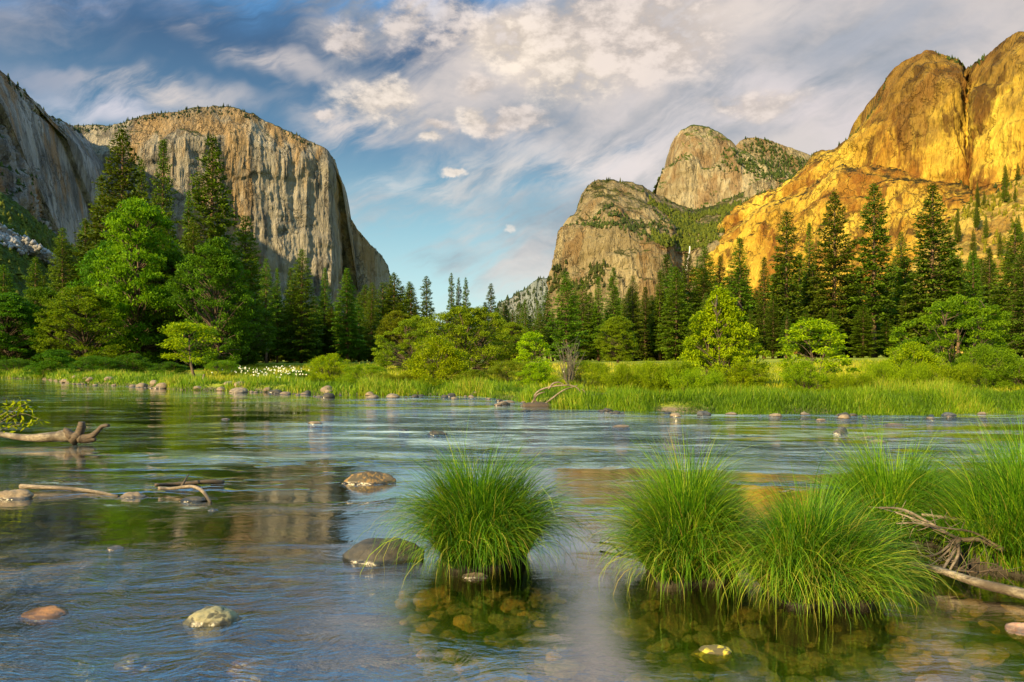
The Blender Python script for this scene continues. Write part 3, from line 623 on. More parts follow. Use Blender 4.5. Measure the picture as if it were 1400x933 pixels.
def broadleaf(seed, h=10.0, wr=.42, form='round', ncl=80, per=110, leaf=.16, base=.22, flat=.55, trunks=1, cr=.13, lean=0.0, narrow=.42):
    """wr: crown radius / height; clusters of leaf-sized faces fill the outer part of the crown"""
    r = np.random.default_rng(seed); tg, g = Geo(), Geo()
    cl = []
    lobes = r.uniform(.6, 1.25, 9); ph = r.uniform(0, 6.28)
    while len(cl) < ncl:
        f = r.random(); a = r.uniform(0, 6.283)
        if form == 'cone': pr = (1 - f) ** .75 * min(1, .5 + f * 3)
        elif form == 'dome': pr = math.sqrt(max(0, 1 - f * f))
        elif form == 'spread': pr = math.sqrt(max(0, 1 - (f * 1.02 - .30) ** 2 / .50))
        elif form == 'shoot': pr = .35 + .65 * f
        else: pr = math.sqrt(max(0, 1 - (2 * f - .85) ** 2 / 1.33))
        rad = h * wr * pr * lobes[int((a + ph + f * 2) % 6.283 / 6.283 * 9)] * r.uniform(.35, 1) ** .4 if r.random() > .2 else h * wr * pr * r.random() ** .7
        z = h * (base + (1 - base) * f) * (1 - .05 * r.random())
        cl.append((rad * math.cos(a) + lean * z, rad * math.sin(a), z))
    cl = np.array(cl)
    stems = []
    for k in range(trunks):
        a = k / trunks * 6.283 + r.random(); sp = (0 if trunks == 1 else h * wr * .45)
        p0 = np.array([math.cos(a) * sp * .25, math.sin(a) * sp * .25, -.15]); top = np.array([math.cos(a) * sp + lean * h * .8, math.sin(a) * sp, h * .8])
        pth = spline([p0, p0 * .6 + top * .3 + np.append(r.normal(0, .02 * h, 2), 0), p0 * .3 + top * .65 + np.append(r.normal(0, .03 * h, 2), 0), top], 12)
        v, f = tube(pth, h * (.022 if trunks == 1 else .010) * (1 - np.linspace(0, 1, 12) * .85), 7, .2, seed); tg.add(v, f); stems.append(pth)
    for c in cl[r.permutation(len(cl))[:int(ncl * .7)]]:
        st = stems[np.argmin([np.abs(s - c).sum(1).min() for s in stems])]
        zz = max(.1 * h, c[2] - np.hypot(c[0] - lean * c[2], c[1]) * r.uniform(.5, 1.0)); k = np.argmin(np.abs(st[:, 2] - zz)); o = st[k]
        md = (o + c) / 2 + r.normal(0, .02 * h, 3) + [0, 0, .02 * h]
        v, f = tube(spline([o, md, c], 5), h * .0055 * np.linspace(1, .25, 5), 4); tg.add(v, f)
    cc, aa, bb, tt = [], [], [], []
    for c in cl:
        n = int(per * r.uniform(.6, 1.3)); R = h * cr * r.uniform(.7, 1.3)
        u = rand_unit(n, r) * (r.random(n) ** .42)[:, None] * R; u[:, 2] *= flat
        up = u[:, 2] / (R * flat)
        pp = c + u
        if form == 'shoot': dirs = np.array([0, 0, 1.0]) + r.normal(0, .45, (n, 3))
        else: dirs = u / R + r.normal(0, .6, (n, 3)) - np.array([0, 0, .15])
        dirs /= np.linalg.norm(dirs, axis=1)[:, None]
        nn = np.array([0, 0, .9]) + r.normal(0, .55, (n, 3)); b = np.cross(dirs, nn); b /= np.linalg.norm(b, axis=1)[:, None] + 1e-9
        sz = leaf * r.uniform(.55, 1.2, n)
        cc.append(pp); aa.append(dirs * sz[:, None]); bb.append(b * sz[:, None] * narrow)
        tt.append(np.clip(.45 + .25 * r.normal(0, .6) + r.normal(0, .22, n), 0, 1))
    cc = np.concatenate(cc); keep = cc[:, 2] > .02
    v, f = diamonds(cc[keep], np.concatenate(aa)[keep], np.concatenate(bb)[keep])
    g.add(v, [f], np.repeat(np.concatenate(tt)[keep], 4))
    return tg, g
def leafy(nm, mat, bark=None, **kw):
    a, b = broadleaf(**kw); return a.mesh(nm + '_trunk', bark or m_bark, True), b.mesh(nm + '_crown', mat)
TALL = [leafy('tall_broadleaf', m_broad, seed=s, h=16, wr=w, form='round', ncl=330, per=110, leaf=.20, base=.06, flat=.5, cr=.062) for s, w in ((21, .30), (22, .36), (23, .33))]
ROUND = [leafy('round_tree', m_lime, seed=s, h=6, wr=w, form=fm, ncl=250, per=130, leaf=.10, base=.02, flat=.5, trunks=3, cr=.078) for s, w, fm in ((36, .55, 'cone'), (32, .70, 'spread'), (33, .62, 'round'))]
BUSH = [leafy('leafy_shrub', m_lime, seed=s, h=3, wr=w, form='dome', ncl=130, per=190, leaf=.065, base=.02, flat=.75, trunks=6, cr=.125, narrow=nr) for s, w, nr in ((41, .62, .3), (42, .80, .3), (43, .7, .42))]
WILLOW = [leafy('willow_scrub', m_willow, seed=s, h=2, wr=w, form='shoot', ncl=110, per=230, leaf=.075, base=.03, flat=1.5, trunks=8, cr=.16, narrow=.16) for s, w in ((51, .8), (52, 1.0))]
SPARSE = [leafy('sapling', m_lime, seed=61, h=4, wr=.36, form='round', ncl=60, per=90, leaf=.085, base=.18, flat=.4, trunks=3, cr=.10),
          leafy('leaning_tree', m_lime, seed=62, h=4, wr=.30, form='round', ncl=34, per=110, leaf=.095, base=.3, flat=.45, trunks=1, cr=.13, lean=-.25)]

def plant(name, meshes, x, y, sw, sh, label, cat, group=None, mat=None, parts=('trunk', 'crown'), rot=None, z=None):
    e = bpy.data.objects.new(name, None); C.objects.link(e); e.empty_display_size = .5
    e.location = (x, y, (gz(x, y) if z is None else z) - .05); e.scale = (sw, sw, sh); e.rotation_euler = (0, 0, random.uniform(0, 6.28) if rot is None else rot)
    tag(e, label, cat, group)
    for me, pn in zip(meshes, parts):
        o = link(pn, me, e)
        if mat and pn == parts[1]: o.material_slots[0].link = 'OBJECT'; o.material_slots[0].material = mat
    return e
def stand(name, meshes, h0, w0, px, top, Y, wpx, label, cat, group=None, mat=None, parts=('trunk', 'crown'), rot=None):
    """a plant whose foot is at depth Y under column px, reaching row top; wpx is its spread in photograph pixels"""
    x = (px - 700) / F * Y; z0 = gz(x, Y); h = H + (HZ - top) / F * Y - z0
    sh = h / h0; sw = wpx / F * Y / (w0 * h0) if wpx else sh
    return plant(name, meshes, x, Y, sw, sh, label, cat, group, mat, parts, rot)

# the conifers that can be told apart
RG = 'tall conifers standing at the meadow edge'
for px, top, Y, kind, v, wpx, mat, lab in (
    (1195, 252, 132, 'P', 0, 74, m_pine, 'tall open topped pine standing centrally before the golden cliff, third of the four tall pines'),
    (1140, 263, 136, 'P', 1, 70, m_pine, 'tall dense pine before the golden cliff, just left of the open topped one'),
    (1273, 253, 128, 'P', 3, 84, m_pine, 'broadest tall dark pine before the golden cliff, above the rounded green tree'),
    (1076, 290, 138, 'P', 2, 62, m_pine, 'slim dark pine with rounded top at the left of the four tall pines'),
    (1106, 306, 150, 'F', 1, 50, m_fir, 'shorter fir squeezed between two tall pines before the golden cliff'),
    (1232, 318, 150, 'F', 3, 50, m_fir, 'lower fir in the gap between the open topped and the broadest pine'),
    (1010, 326, 150, 'F', 0, 76, m_fir, 'broad dark fir with twin points behind the big lime green tree'),
    (965, 338, 155, 'F', 2, 72, m_fir, 'dark fir just right of the waterfall gully'),
    (925, 366, 140, 'F', 4, 60, m_fir, 'fir rising in front of the foot of the waterfall'),
    (902, 372, 150, 'F', 1, 50, m_fir, 'slim fir just left of the waterfall gully'),
    (865, 378, 145, 'F', 3, 42, m_fir_pale, 'slender pale fir before the right face of the lower tan rock'),
    (838, 366, 140, 'F', 0, 48, m_fir, 'tallest fir in front of the lower tan rock'),
    (818, 380, 150, 'F', 1, 44, m_fir, 'fir half hidden left of the tallest one before the tan rock'),
    (774, 372, 130, 'F', 2, 56, m_fir, 'dark fir standing at the left foot of the tan rock'),
    (797, 384, 150, 'F', 4, 48, m_fir, 'greener fir between two dark ones below the tan rock'),
    (748, 398, 170, 'P', 2, 32, m_pine, 'thin fir against the small distant peak'),
    (735, 412, 165, 'F', 1, 30, m_fir, 'small pointed fir under the distant peak'),
    (718, 410, 165, 'F', 3, 30, m_fir, 'small fir left of the distant peak'),
    (671, 388, 170, 'P', 2, 28, m_pine, 'small lone open pine standing against pale sky in the gap'),
    (617, 374, 175, 'P', 2, 20, m_pine, 'leftmost and tallest of the trio of thin pines against the sky'),
    (627, 380, 178, 'P', 0, 18, m_pine, 'middle one of the trio of thin pines against the sky'),
    (637, 380, 176, 'P', 2, 20, m_pine, 'right one of the trio of thin pines against the sky'),
    (583, 378, 150, 'P', 2, 34, m_pine, 'very sparse thin branched pine against the sky right of the cliff'),
    (562, 388, 140, 'P', 0, 40, m_pine, 'ragged open pine at the right foot of the pale great cliff'),
    (538, 374, 115, 'P', 1, 56, m_fir, 'leaning green pine at the right foot of the pale great cliff'),
    (507, 408, 125, 'F', 0, 46, m_fir, 'low fir before the right foot of the great cliff'),
    (475, 367, 112, 'P', 3, 46, m_fir, 'slim pointed pine with bare lower trunk below the great cliff'),
    (444, 367, 122, 'F', 1, 44, m_fir, 'narrow fir left of the pine with a bare trunk'),
    (412, 341, 112, 'F', 2, 62, m_fir, 'largest dark fir below the middle of the great cliff'),
    (398, 366, 118, 'F', 0, 50, m_fir, 'fir hugging the left side of the largest dark fir'),
    (364, 354, 108, 'F', 3, 44, m_fir, 'narrow fir right of the big leafy riverside trees'),
    (379, 367, 112, 'F', 1, 36, m_fir, 'small dark fir between two taller ones below the great cliff'),
    (152, 322, 76, 'F', 0, 74, m_fir_pale, 'feathery pale fir rising out of the leafy trees on the left bank'),
    (216, 292, 77, 'F', 2, 70, m_fir_pale, 'pale pointed fir directly below the dense pointed fir of the left bank'),
    (264, 304, 76, 'F', 4, 66, m_fir_pale, 'pale green fir between the two biggest leafy trees of the left bank'),
    (336, 295, 92, 'P', 0, 66, m_fir, 'open pine leaning out right of the leafy riverside trees'),
    (287, 187, 84, 'P', 3, 100, m_pine, 'tall dark pine at right of the three tallest on the left bank'),
    (223, 191, 84, 'F', 0, 84, m_pine, 'dense pointed fir in the middle of the three tallest on the left bank'),
    (166, 177, 86, 'P', 1, 100, m_pine, 'tall open pine at left of the three tallest on the left bank'),
    (193, 220, 92, 'P', 2, 50, m_fir, 'thin pine tucked between two of the tallest on the left bank'),
    (140, 240, 94, 'F', 3, 70, m_fir, 'hazy fir behind the tall open pine on the left bank'),
    (118, 300, 90, 'F', 4, 78, m_fir_pale, 'mid green fir left of the tall open pine'),
    (86, 312, 88, 'F', 2, 62, m_fir_pale, 'yellow green fir standing below the scree on the left bank'),
    (48, 352, 84, 'F', 4, 60, m_fir, 'broad shaded fir near the left edge of the riverbank'),
    (4, 362, 80, 'F', 2, 66, m_fir, 'dark fir cut by the left edge of the picture'),
    (258, 262, 88, 'F', 1, 64, m_fir, 'fir filling the gap between the middle and right tall pines on the left bank'),
    (1330, 344, 130, 'F', 1, 60, m_fir, 'dark fir right of the broadest pine, below the sunlit talus'),
    (1352, 340, 140, 'F', 0, 60, m_pine, 'dark pointed fir below the sunlit talus slope'),
    (1388, 306, 118, 'F', 3, 86, m_fir, 'big dark fir near the right edge of the picture'),
    (1402, 330, 110, 'F', 4, 70, m_pine, 'black green fir cut by the right edge of the picture'),
    (1310, 350, 125, 'P', 2, 46, m_pine, 'thin dark pine beside the broadest one before the talus'),
    (1045, 352, 145, 'F', 1, 50, m_pine, 'dark fir left of the slim rounded pine'),
    (985, 350, 160, 'F', 0, 46, m_pine, 'dark fir behind the crown of the big lime green tree'),
):
    ms, nm = (PINE[v], 'pine_tree') if kind == 'P' else (FIR[v], 'fir_tree')
    stand(nm, ms, 30, .27 if kind == 'P' else .30, px, top, Y, wpx, lab, 'conifer', RG, mat)
# the rest of the forest, nothing to tell one from the next
def forest(n, p0, p1, y0, y1, t0, t1, label, group, seed, kinds, wr=(.40, .58)):
    r = random.Random(seed)
    for k in range(n):
        px = p0 + (p1 - p0) * (k + r.random()) / n; Y = r.uniform(y0, y1); top = r.uniform(t0, t1)
        x = (px - 700) / F * Y; h = H + (HZ - top) / F * Y
        ms = r.choice(kinds); mt = r.choice((m_fir, m_fir, m_pine, m_fir_pale))
        stand('fir_tree', ms, 30, .30, px, top, Y, r.uniform(*wr) * h / Y * F, label, 'conifer', group, mt)
forest(36, 765, 960, 150, 215, 392, 436, 'dark fir of the dense forest wall below the lower tan rock', 'firs below the lower rock', 1, FIR)
forest(44, 900, 1420, 142, 200, 345, 410, 'dark fir of the dense forest wall below the golden cliff', 'firs below the golden cliff', 2, FIR + PINE)
forest(20, 940, 1420, 124, 138, 400, 440, 'young fir at the foot of the forest wall below the golden cliff', 'young firs below the golden cliff', 7, FIR)
forest(42, 340, 560, 118, 175, 385, 440, 'green fir of the forest behind the meadow below the great cliff', 'firs below the great cliff', 3, FIR)
forest(24, 540, 765, 135, 200, 412, 445, 'dark fir in the low tree line where the sky meets the valley', 'firs in the gap of the valley', 4, FIR + PINE)
forest(9, -120, 95, 84, 115, 372, 420, 'low shaded fir before the wooded slope at far left', 'low firs before the wooded slope', 15, FIR)
forest(20, 95, 350, 84, 120, 300, 400, 'shaded fir deep in the forest of the left bank', 'firs deep in the forest of the left bank', 5, FIR)
forest(14, -60, 330, 72, 80, 420, 455, 'small shaded fir of the undergrowth on the left bank', 'small firs on the left bank', 8, FIR, (.5, .7))
# sunlit firs scattered up the talus
r = random.Random(6); ntal = 0
while ntal < 34:
    i_ = r.randint(24, 88); j_ = r.randint(20, 150); p = G_ta[i_, j_]
    px = 700 + F * p[0] / p[1]
    if not 1285 < px < 1440: continue
    s_ = r.uniform(.45, .9) * (.6 + p[1] / 1800)
    plant('fir_tree', r.choice(FIR), p[0], p[1], s_ * 1.05, s_, 'small sunlit fir scattered on the golden talus slope', 'conifer', 'firs on the talus slope', m_fir_pale, z=p[2]); ntal += 1

# riverside broadleaf trees and shrubs
for nm, ms, h0, w0, px, top, Y, wpx, mat, cat, lab in (
    ('broadleaf_tree', TALL[0], 16, .62, 188, 272, 70, 112, m_broad, 'tree', 'tallest bright green leafy tree on the left bank, below the three tall pines'),
    ('broadleaf_tree', TALL[1], 16, .74, 296, 326, 67, 108, m_broad_dk, 'tree', 'rounded leafy tree with yellowish side at the right end of the left bank grove'),
    ('broadleaf_tree', TALL[2], 16, .68, 240, 342, 72, 100, m_broad_dk, 'tree', 'deep green leafy tree with dark limbs in the middle of the left bank grove'),
    ('broadleaf_tree', TALL[1], 16, .74, 112, 392, 64, 110, m_broad, 'tree', 'bright leafy tree drooping over the water at the left end of the grove'),
    ('broadleaf_tree', TALL[0], 16, .62, 150, 330, 74, 100, m_broad_dk, 'tree', 'shaded leafy tree behind the drooping one in the left bank grove'),
    ('broadleaf_tree', TALL[2], 16, .68, 60, 392, 76, 90, m_broad_dk, 'tree', 'dim leafy tree at the left of the grove, behind the bay'),
    ('broadleaf_tree', TALL[0], 16, .62, 12, 400, 72, 90, m_broad_dk, 'tree', 'dark leafy tree at the left edge above the riffle of the bay'),
    ('broadleaf_tree', TALL[2], 16, .68, 330, 405, 80, 80, m_broad_dk, 'tree', 'low shaded leafy tree right of the left bank grove'),
    ('broadleaf_tree', SPARSE[1], 4, .60, 268, 437, 42, 66, m_lime, 'tree', 'small yellow green tree leaning over the bleached stump on the left bank'),
    ('broadleaf_tree', ROUND[2], 6, 1.24, 640, 418, 46, 130, m_olive, 'tree', 'rounded olive green tree behind the bright riverside shrub'),
    ('broadleaf_tree', ROUND[1], 6, 1.40, 570, 432, 62, 110, m_olive, 'tree', 'broad olive tree at the left of the rounded one, farther back'),
    ('broadleaf_tree', TALL[1], 16, .74, 545, 425, 95, 70, m_olive, 'tree', 'olive leafy tree at the forest edge below the leaning pine'),
    ('broadleaf_tree', TALL[0], 16, .62, 845, 432, 110, 52, m_olive, 'tree', 'yellowish leafy tree at the forest edge below the lower tan rock'),
    ('broadleaf_tree', TALL[2], 16, .68, 700, 440, 90, 60, m_olive, 'tree', 'dull green leafy tree below the distant peak'),
    ('broadleaf_tree', ROUND[0], 6, 1.10, 985, 392, 28, 138, m_lime, 'tree', 'big lime green tree with layered branches on the right bank'),
    ('broadleaf_tree', SPARSE[0], 4, .72, 1112, 434, 26, 96, m_lime, 'tree', 'thin see-through lime green sapling on the right bank'),
    ('broadleaf_tree', ROUND[1], 6, 1.40, 1308, 404, 33, 160, m_broad, 'tree', 'spreading green tree below the broadest dark pine'),
    ('broadleaf_tree', SPARSE[0], 4, .72, 728, 452, 36, 50, m_lime, 'tree', 'little yellow green sapling left of the bare shrub'),
    ('shrub', BUSH[2], 3, 1.4, 597, 460, 34, 100, m_lime, 'shrub', 'bright round yellow green shrub at the water, below the rounded olive tree'),
    ('shrub', BUSH[0], 3, 1.24, 452, 484, 37, 66, m_lime, 'shrub', 'yellow green shrub left of centre with a dark gap under its branches'),
    ('shrub', BUSH[1], 3, 1.6, 500, 497, 35, 80, m_willow, 'shrub', 'low spreading shrub joining the two bright riverside shrubs'),
    ('shrub', WILLOW[0], 2, 1.6, 545, 512, 33.5, 60, m_olive, 'shrub', 'low willow scrub at the waterline left of the bright round shrub'),
    ('shrub', BUSH[1], 3, 1.6, 340, 502, 44, 80, m_broad, 'shrub', 'low green shrub with broad leaves on the left bank behind the stones'),
    ('shrub', BUSH[2], 3, 1.4, 410, 505, 41, 60, m_broad, 'shrub', 'small green shrub beside the white flowers'),
    ('shrub', BUSH[1], 3, 1.6, 20, 490, 62, 70, m_broad_dk, 'shrub', 'dark shrub beside the pale spit of the bay at the left edge'),
    ('shrub', BUSH[2], 3, 1.4, 75, 478, 57, 70, m_broad_dk, 'shrub', 'dark shrub hanging over the water at the left end of the stones'),
    ('shrub', BUSH[1], 3, 1.6, 130, 486, 52, 70, m_broad_dk, 'shrub', 'shaded shrub at the foot of the drooping leafy tree'),
    ('shrub', BUSH[0], 3, 1.24, 180, 484, 54, 60, m_broad_dk, 'shrub', 'shaded shrub under the tallest bright green leafy tree'),
    ('shrub', BUSH[2], 3, 1.4, 230, 494, 50, 54, m_broad_dk, 'shrub', 'shaded shrub left of the small leaning tree'),
    ('shrub', BUSH[1], 3, 1.6, 305, 492, 50, 60, m_broad, 'shrub', 'green shrub right of the small leaning tree'),
    ('shrub', BUSH[0], 3, 1.24, 645, 505, 33, 60, m_olive, 'shrub', 'dark olive shrub at the right foot of the bright round shrub'),
    ('shrub', BUSH[1], 3, 1.6, 700, 492, 34, 90, m_olive, 'shrub', 'wide olive shrub between the bright shrub and the driftwood'),
    ('shrub', BUSH[2], 3, 1.4, 735, 495, 31, 66, m_lime, 'shrub', 'yellow green shrub left of the bare grey shrub'),
    ('shrub', BUSH[1], 3, 1.6, 800, 492, 30, 90, m_olive, 'shrub', 'wide dark shrub right behind the driftwood'),
    ('shrub', WILLOW[1], 2, 2.0, 855, 500, 25.6, 90, m_willow, 'shrub', 'pale willow scrub at the water right of the driftwood'),
    ('shrub', WILLOW[0], 2, 1.6, 905, 496, 25, 80, m_willow, 'shrub', 'pale willow scrub left below the big lime green tree'),
    ('shrub', WILLOW[1], 2, 2.0, 950, 506, 24, 90, m_willow, 'shrub', 'willow scrub below the left side of the big lime green tree'),
    ('shrub', BUSH[0], 3, 1.24, 1015, 496, 25, 80, m_lime, 'shrub', 'leafy shrub below the right side of the big lime green tree'),
    ('shrub', BUSH[0], 3, 1.24, 1100, 494, 24, 66, m_willow, 'shrub', 'leafy shrub at the foot of the thin sapling'),
    ('shrub', WILLOW[0], 2, 1.6, 1160, 512, 23.5, 60, m_willow, 'shrub', 'low willow scrub between the sapling and the right hand shrubs'),
    ('shrub', BUSH[2], 3, 1.4, 1245, 468, 29, 96, m_lime, 'shrub', 'round shrub at the left foot of the spreading green tree'),
    ('shrub', WILLOW[1], 2, 2.0, 1225, 497, 24.5, 90, m_willow, 'shrub', 'pale willow scrub in front of the round shrub'),
    ('shrub', BUSH[1], 3, 1.6, 1350, 470, 27, 96, m_broad, 'shrub', 'fresh green shrub in front of the spreading green tree'),
    ('shrub', WILLOW[0], 2, 1.6, 1300, 500, 24.5, 80, m_willow, 'shrub', 'willow scrub between the round shrub and the fresh green one'),
    ('shrub', BUSH[0], 3, 1.24, 1405, 490, 26, 90, m_broad, 'shrub', 'green shrub cut by the right edge of the picture'),
):
    parts = ('trunk', 'crown') if nm != 'shrub' else ('stems', 'foliage')
    stand(nm, ms, h0, w0, px, top, Y, wpx, lab, cat, None, mat, parts)

# bare dead shrub behind the driftwood
def twig_fan(seed, h, n=26, spread=.5, sub=5):
    r = np.random.default_rng(seed); g = Geo()
    for k in range(n):
        a = r.uniform(0, 6.283); t_ = r.uniform(.1, spread); L = h * r.uniform(.55, 1.05)
        d = np.array([math.cos(a) * math.sin(t_), math.sin(a) * math.sin(t_), math.cos(t_)])
        p = spline([np.zeros(3), d * L * .5 + r.normal(0, .03 * h, 3), d * L + r.normal(0, .05 * h, 3) + [0, 0, .05 * h]], 7)
        v, f = tube(p, h * .009 * np.linspace(1, .25, 7), 4); g.add(v, f)
        for s in range(sub):
            b = p[r.integers(2, 6)]; e = b + (d * .6 + r.normal(0, .5, 3)) * L * r.uniform(.15, .35)
            v, f = tube([b, (b + e) / 2 + r.normal(0, .01, 3), e], h * .004 * np.array([1, .7, .3]), 3); g.add(v, f)
    return g
Y = 29; x = (778 - 700) / F * Y
o = link('dead_shrub', twig_fan(5, 1.9).mesh('dead_shrub', m_twig), None, (x, Y, gz(x, Y) - .05))
tag(o, 'bare grey twiggy shrub standing behind the driftwood', 'dead shrub')

# ------------------------------------------------------------------ grasses
def mat_grass(name, cols, trans=.4):
    m, t = new_mat(name)
    a = node(t, 'ShaderNodeAttribute', attribute_name='tint').outputs['Fac']
    rp = node(t, 'ShaderNodeValToRGB', {0: a}); cr = rp.color_ramp
    for k, (p, c) in enumerate(cols):
        e = cr.elements[k] if k < 2 else cr.elements.new(p)
        e.position = p; e.color = (*c, 1)
    p = node(t, 'ShaderNodeBsdfPrincipled', {'Base Color': rp.outputs[0], 'Roughness': .45, 'Specular IOR Level': .18})
    tr = node(t, 'ShaderNodeBsdfTranslucent', {'Color': rp.outputs[0]})
    finish(t, node(t, 'ShaderNodeMixShader', {0: trans, 1: p.outputs[0], 2: tr.outputs[0]}).outputs[0]); return m
def blades(base, az, th0, bend, L, w, seg, r, tint, floor=None, pw=1.5):
    n = len(base); s = np.arange(1, seg + 1) / seg
    thx = th0[:, None] + bend[:, None] * ((s - .5 / seg) ** pw)[None]
    ds = (L / seg)[:, None]
    hx = np.cumsum(np.sin(thx) * ds, 1); hz = np.cumsum(np.cos(thx) * ds, 1)
    hx = np.concatenate([np.zeros((n, 1)), hx], 1); hz = np.concatenate([np.zeros((n, 1)), hz], 1)
    sw = r.normal(0, .10, n)[:, None] * hx * np.linspace(0, 1, seg + 1)[None]
    dx, dy = np.cos(az)[:, None], np.sin(az)[:, None]
    P = np.stack([base[:, 0:1] + dx * hx - dy * sw, base[:, 1:2] + dy * hx + dx * sw, base[:, 2:3] + hz], -1)
    if floor is not None: P[..., 2] = np.maximum(P[..., 2], floor)
    ta = az + math.pi / 2 + r.normal(0, .6, n); wd = np.stack([np.cos(ta), np.sin(ta), r.normal(0, .25, n)], -1)
    tp = (1 - np.linspace(0, 1, seg + 1) ** 1.6 * .93)[None, :, None] * w[:, None, None]
    A, B = P - wd[:, None] * tp, P + wd[:, None] * tp
    V = np.stack([A, B], 2).reshape(-1, 3)
    b = (np.arange(n) * (seg + 1) * 2)[:, None] + (np.arange(seg) * 2)[None]
    Q = np.stack([b, b + 1, b + 3, b + 2], -1).reshape(-1, 4)
    return V, Q, np.repeat(tint, (seg + 1) * 2)
m_sedge = mat_grass('sedge_blades', [(0, (.022, .065, .004)), (.45, (.065, .18, .006)), (.8, (.16, .33, .010)), (.93, (.28, .38, .018)), (1.0, (.34, .27, .06))])
m_bankgrass = mat_grass('bank_grass_blades', [(0, (.04, .09, .004)), (.5, (.12, .23, .006)), (.85, (.24, .36, .010)), (1.0, (.36, .34, .04))])
m_meadow = mat_grass('meadow_blades', [(0, (.13, .18, .006)), (.5, (.24, .28, .008)), (.85, (.36, .37, .012)), (1.0, (.42, .36, .05))])
m_soil = mat_stone('dark_root_soil', (.010, .008, .004), (.022, .016, .008), (.03, .028, .010), .5, False)

def tussock(px, py, r0, h, n, label, seed, lean=(0, 0), droop=1.0, long_=1.0, mound=.22, straw=.08, bright=0.0, depth=None):
    """sedge tussock whose front waterline shows at (px, py)"""
    r = np.random.default_rng(seed)
    y = H * F / (py - HZ) + r0 * .85; x = (px - 700) / F * y
    e = bpy.data.objects.new('grass_tussock', None); C.objects.link(e); e.location = (x, y, 0)
    tag(e, label, 'grass tussock', 'sedge tussocks standing in the shallows')
    u = np.sqrt(r.random(n)); a = r.uniform(0, 6.283, n); wob = 1 + .16 * np.sin(3 * a + seed) + .1 * np.sin(5 * a)
    bx, by = u * r0 * .76 * np.cos(a) * wob, u * r0 * .76 * np.sin(a) * wob
    bz = mound * (1 - u ** 2.2) * .9 + .02 + .02 * r.random(n)
    clump = fbm(np.stack([bx * 7 + seed, by * 7, bx * 0], -1), 2, seed)
    az = a + r.normal(0, .55, n) + clump * .9
    th0 = np.abs(u ** 2 * .55 + r.normal(0, .15, n)); bend = (r.uniform(.25, 1.5, n) + 1.5 * u ** 2 * r.uniform(.3, 1.2, n)) * droop
    L = (h - mound * .8) * (1.02 - .06 * u) * r.uniform(.55, 1.15, n) * (1 + .25 * clump) * .98 * long_; L *= 1 + .16 * np.sin(2 * a + seed * 2.3) + .08 * np.sin(5 * a + seed); stray = r.random(n) < .05; L[stray] *= 1.3; bend[stray] *= 1.2
    az = np.arctan2(np.sin(az) + lean[1], np.cos(az) + lean[0])
    tint = np.clip(.38 + bright + .22 * r.normal(0, 1, n) + .25 * clump + .1 * (1 - u), 0, .9); sm = r.random(n) < straw * (.5 + 1.6 * u ** 2); tint[sm] = r.uniform(.9, 1, sm.sum())
    V, Q, T = blades(np.stack([bx, by, bz], -1), az, th0, bend, L, r.uniform(.0022, .0042, n), 7, r, tint, -.02)
    link('blades', mesh_data('blades', V, [Q], m_sedge, T), e)
    # dark root mound
    k, m_ = 40, 12; aa = np.linspace(0, 6.283, k, endpoint=False); prof = [(.60, -.5), (.66, -.25), (.70, -.02), (.72, .05), (.68, .12), (.58, .17), (.40, .20), (.2, .21), (.0, .215)]
    R = np.array([[np.append(np.array([math.cos(t), math.sin(t)]) * r0 * p * (1 + .16 * math.sin(3 * t + seed) + .1 * math.sin(5 * t)), z * (mound / .22) if z > 0 else z) for t in aa] for p, z in prof])
    q3 = R.reshape(-1, 3); nn = fbm(q3 * 9 + seed, 4, seed); q3 = q3 + np.stack([q3[:, 0], q3[:, 1], q3[:, 2] * 0], -1) * (nn * .22)[:, None]; q3[:, 2] += nn * .03
    i = np.arange(len(prof) - 1)[:, None] * k + np.arange(k)[None]; j = np.arange(len(prof) - 1)[:, None] * k + (np.arange(k)[None] + 1) % k
    link('root_mound', mesh_data('root_mound', q3, [np.stack([i, j, j + k, i + k], -1).reshape(-1, 4)], m_soil, None, True), e)
    return e
tussock(655, 784, .43, .88, 6800, 'drooping fountain of sedge standing alone, with a dark flat rock against its left side', 1, (.12, -.1), 1.1, .98, .24, .12)
tussock(940, 806, .43, .86, 7000, 'pale tipped sedge tussock with hanging straw blades, beside the gap of open water', 2, (-.05, -.1), 1.05, 1.0, .22, .18, .08)
tussock(1112, 838, .47, .72, 7000, 'wide low sedge tussock spilling forward over the lichened stones, straw at its foot', 3, (.05, -.15), 1.1, 1.0, .16, .18, .10)
tussock(1222, 752, .56, .80, 5600, 'bright upright sedge tussock behind the dead branches', 4, (.1, 0), .8, 1.0, .2, .04, .14)
tussock(1405, 800, .55, 1.02, 5600, 'tall reedy clump cut by the right edge of the picture', 5, (-.15, 0), .7, 1.0, .25, .08, .08)
tussock(1330, 722, .34, .50, 2000, 'short thin sedge patch between the bright tussock and the tall reedy clump', 6, (0, 0), .9, 1.0, .12, .15, .05)

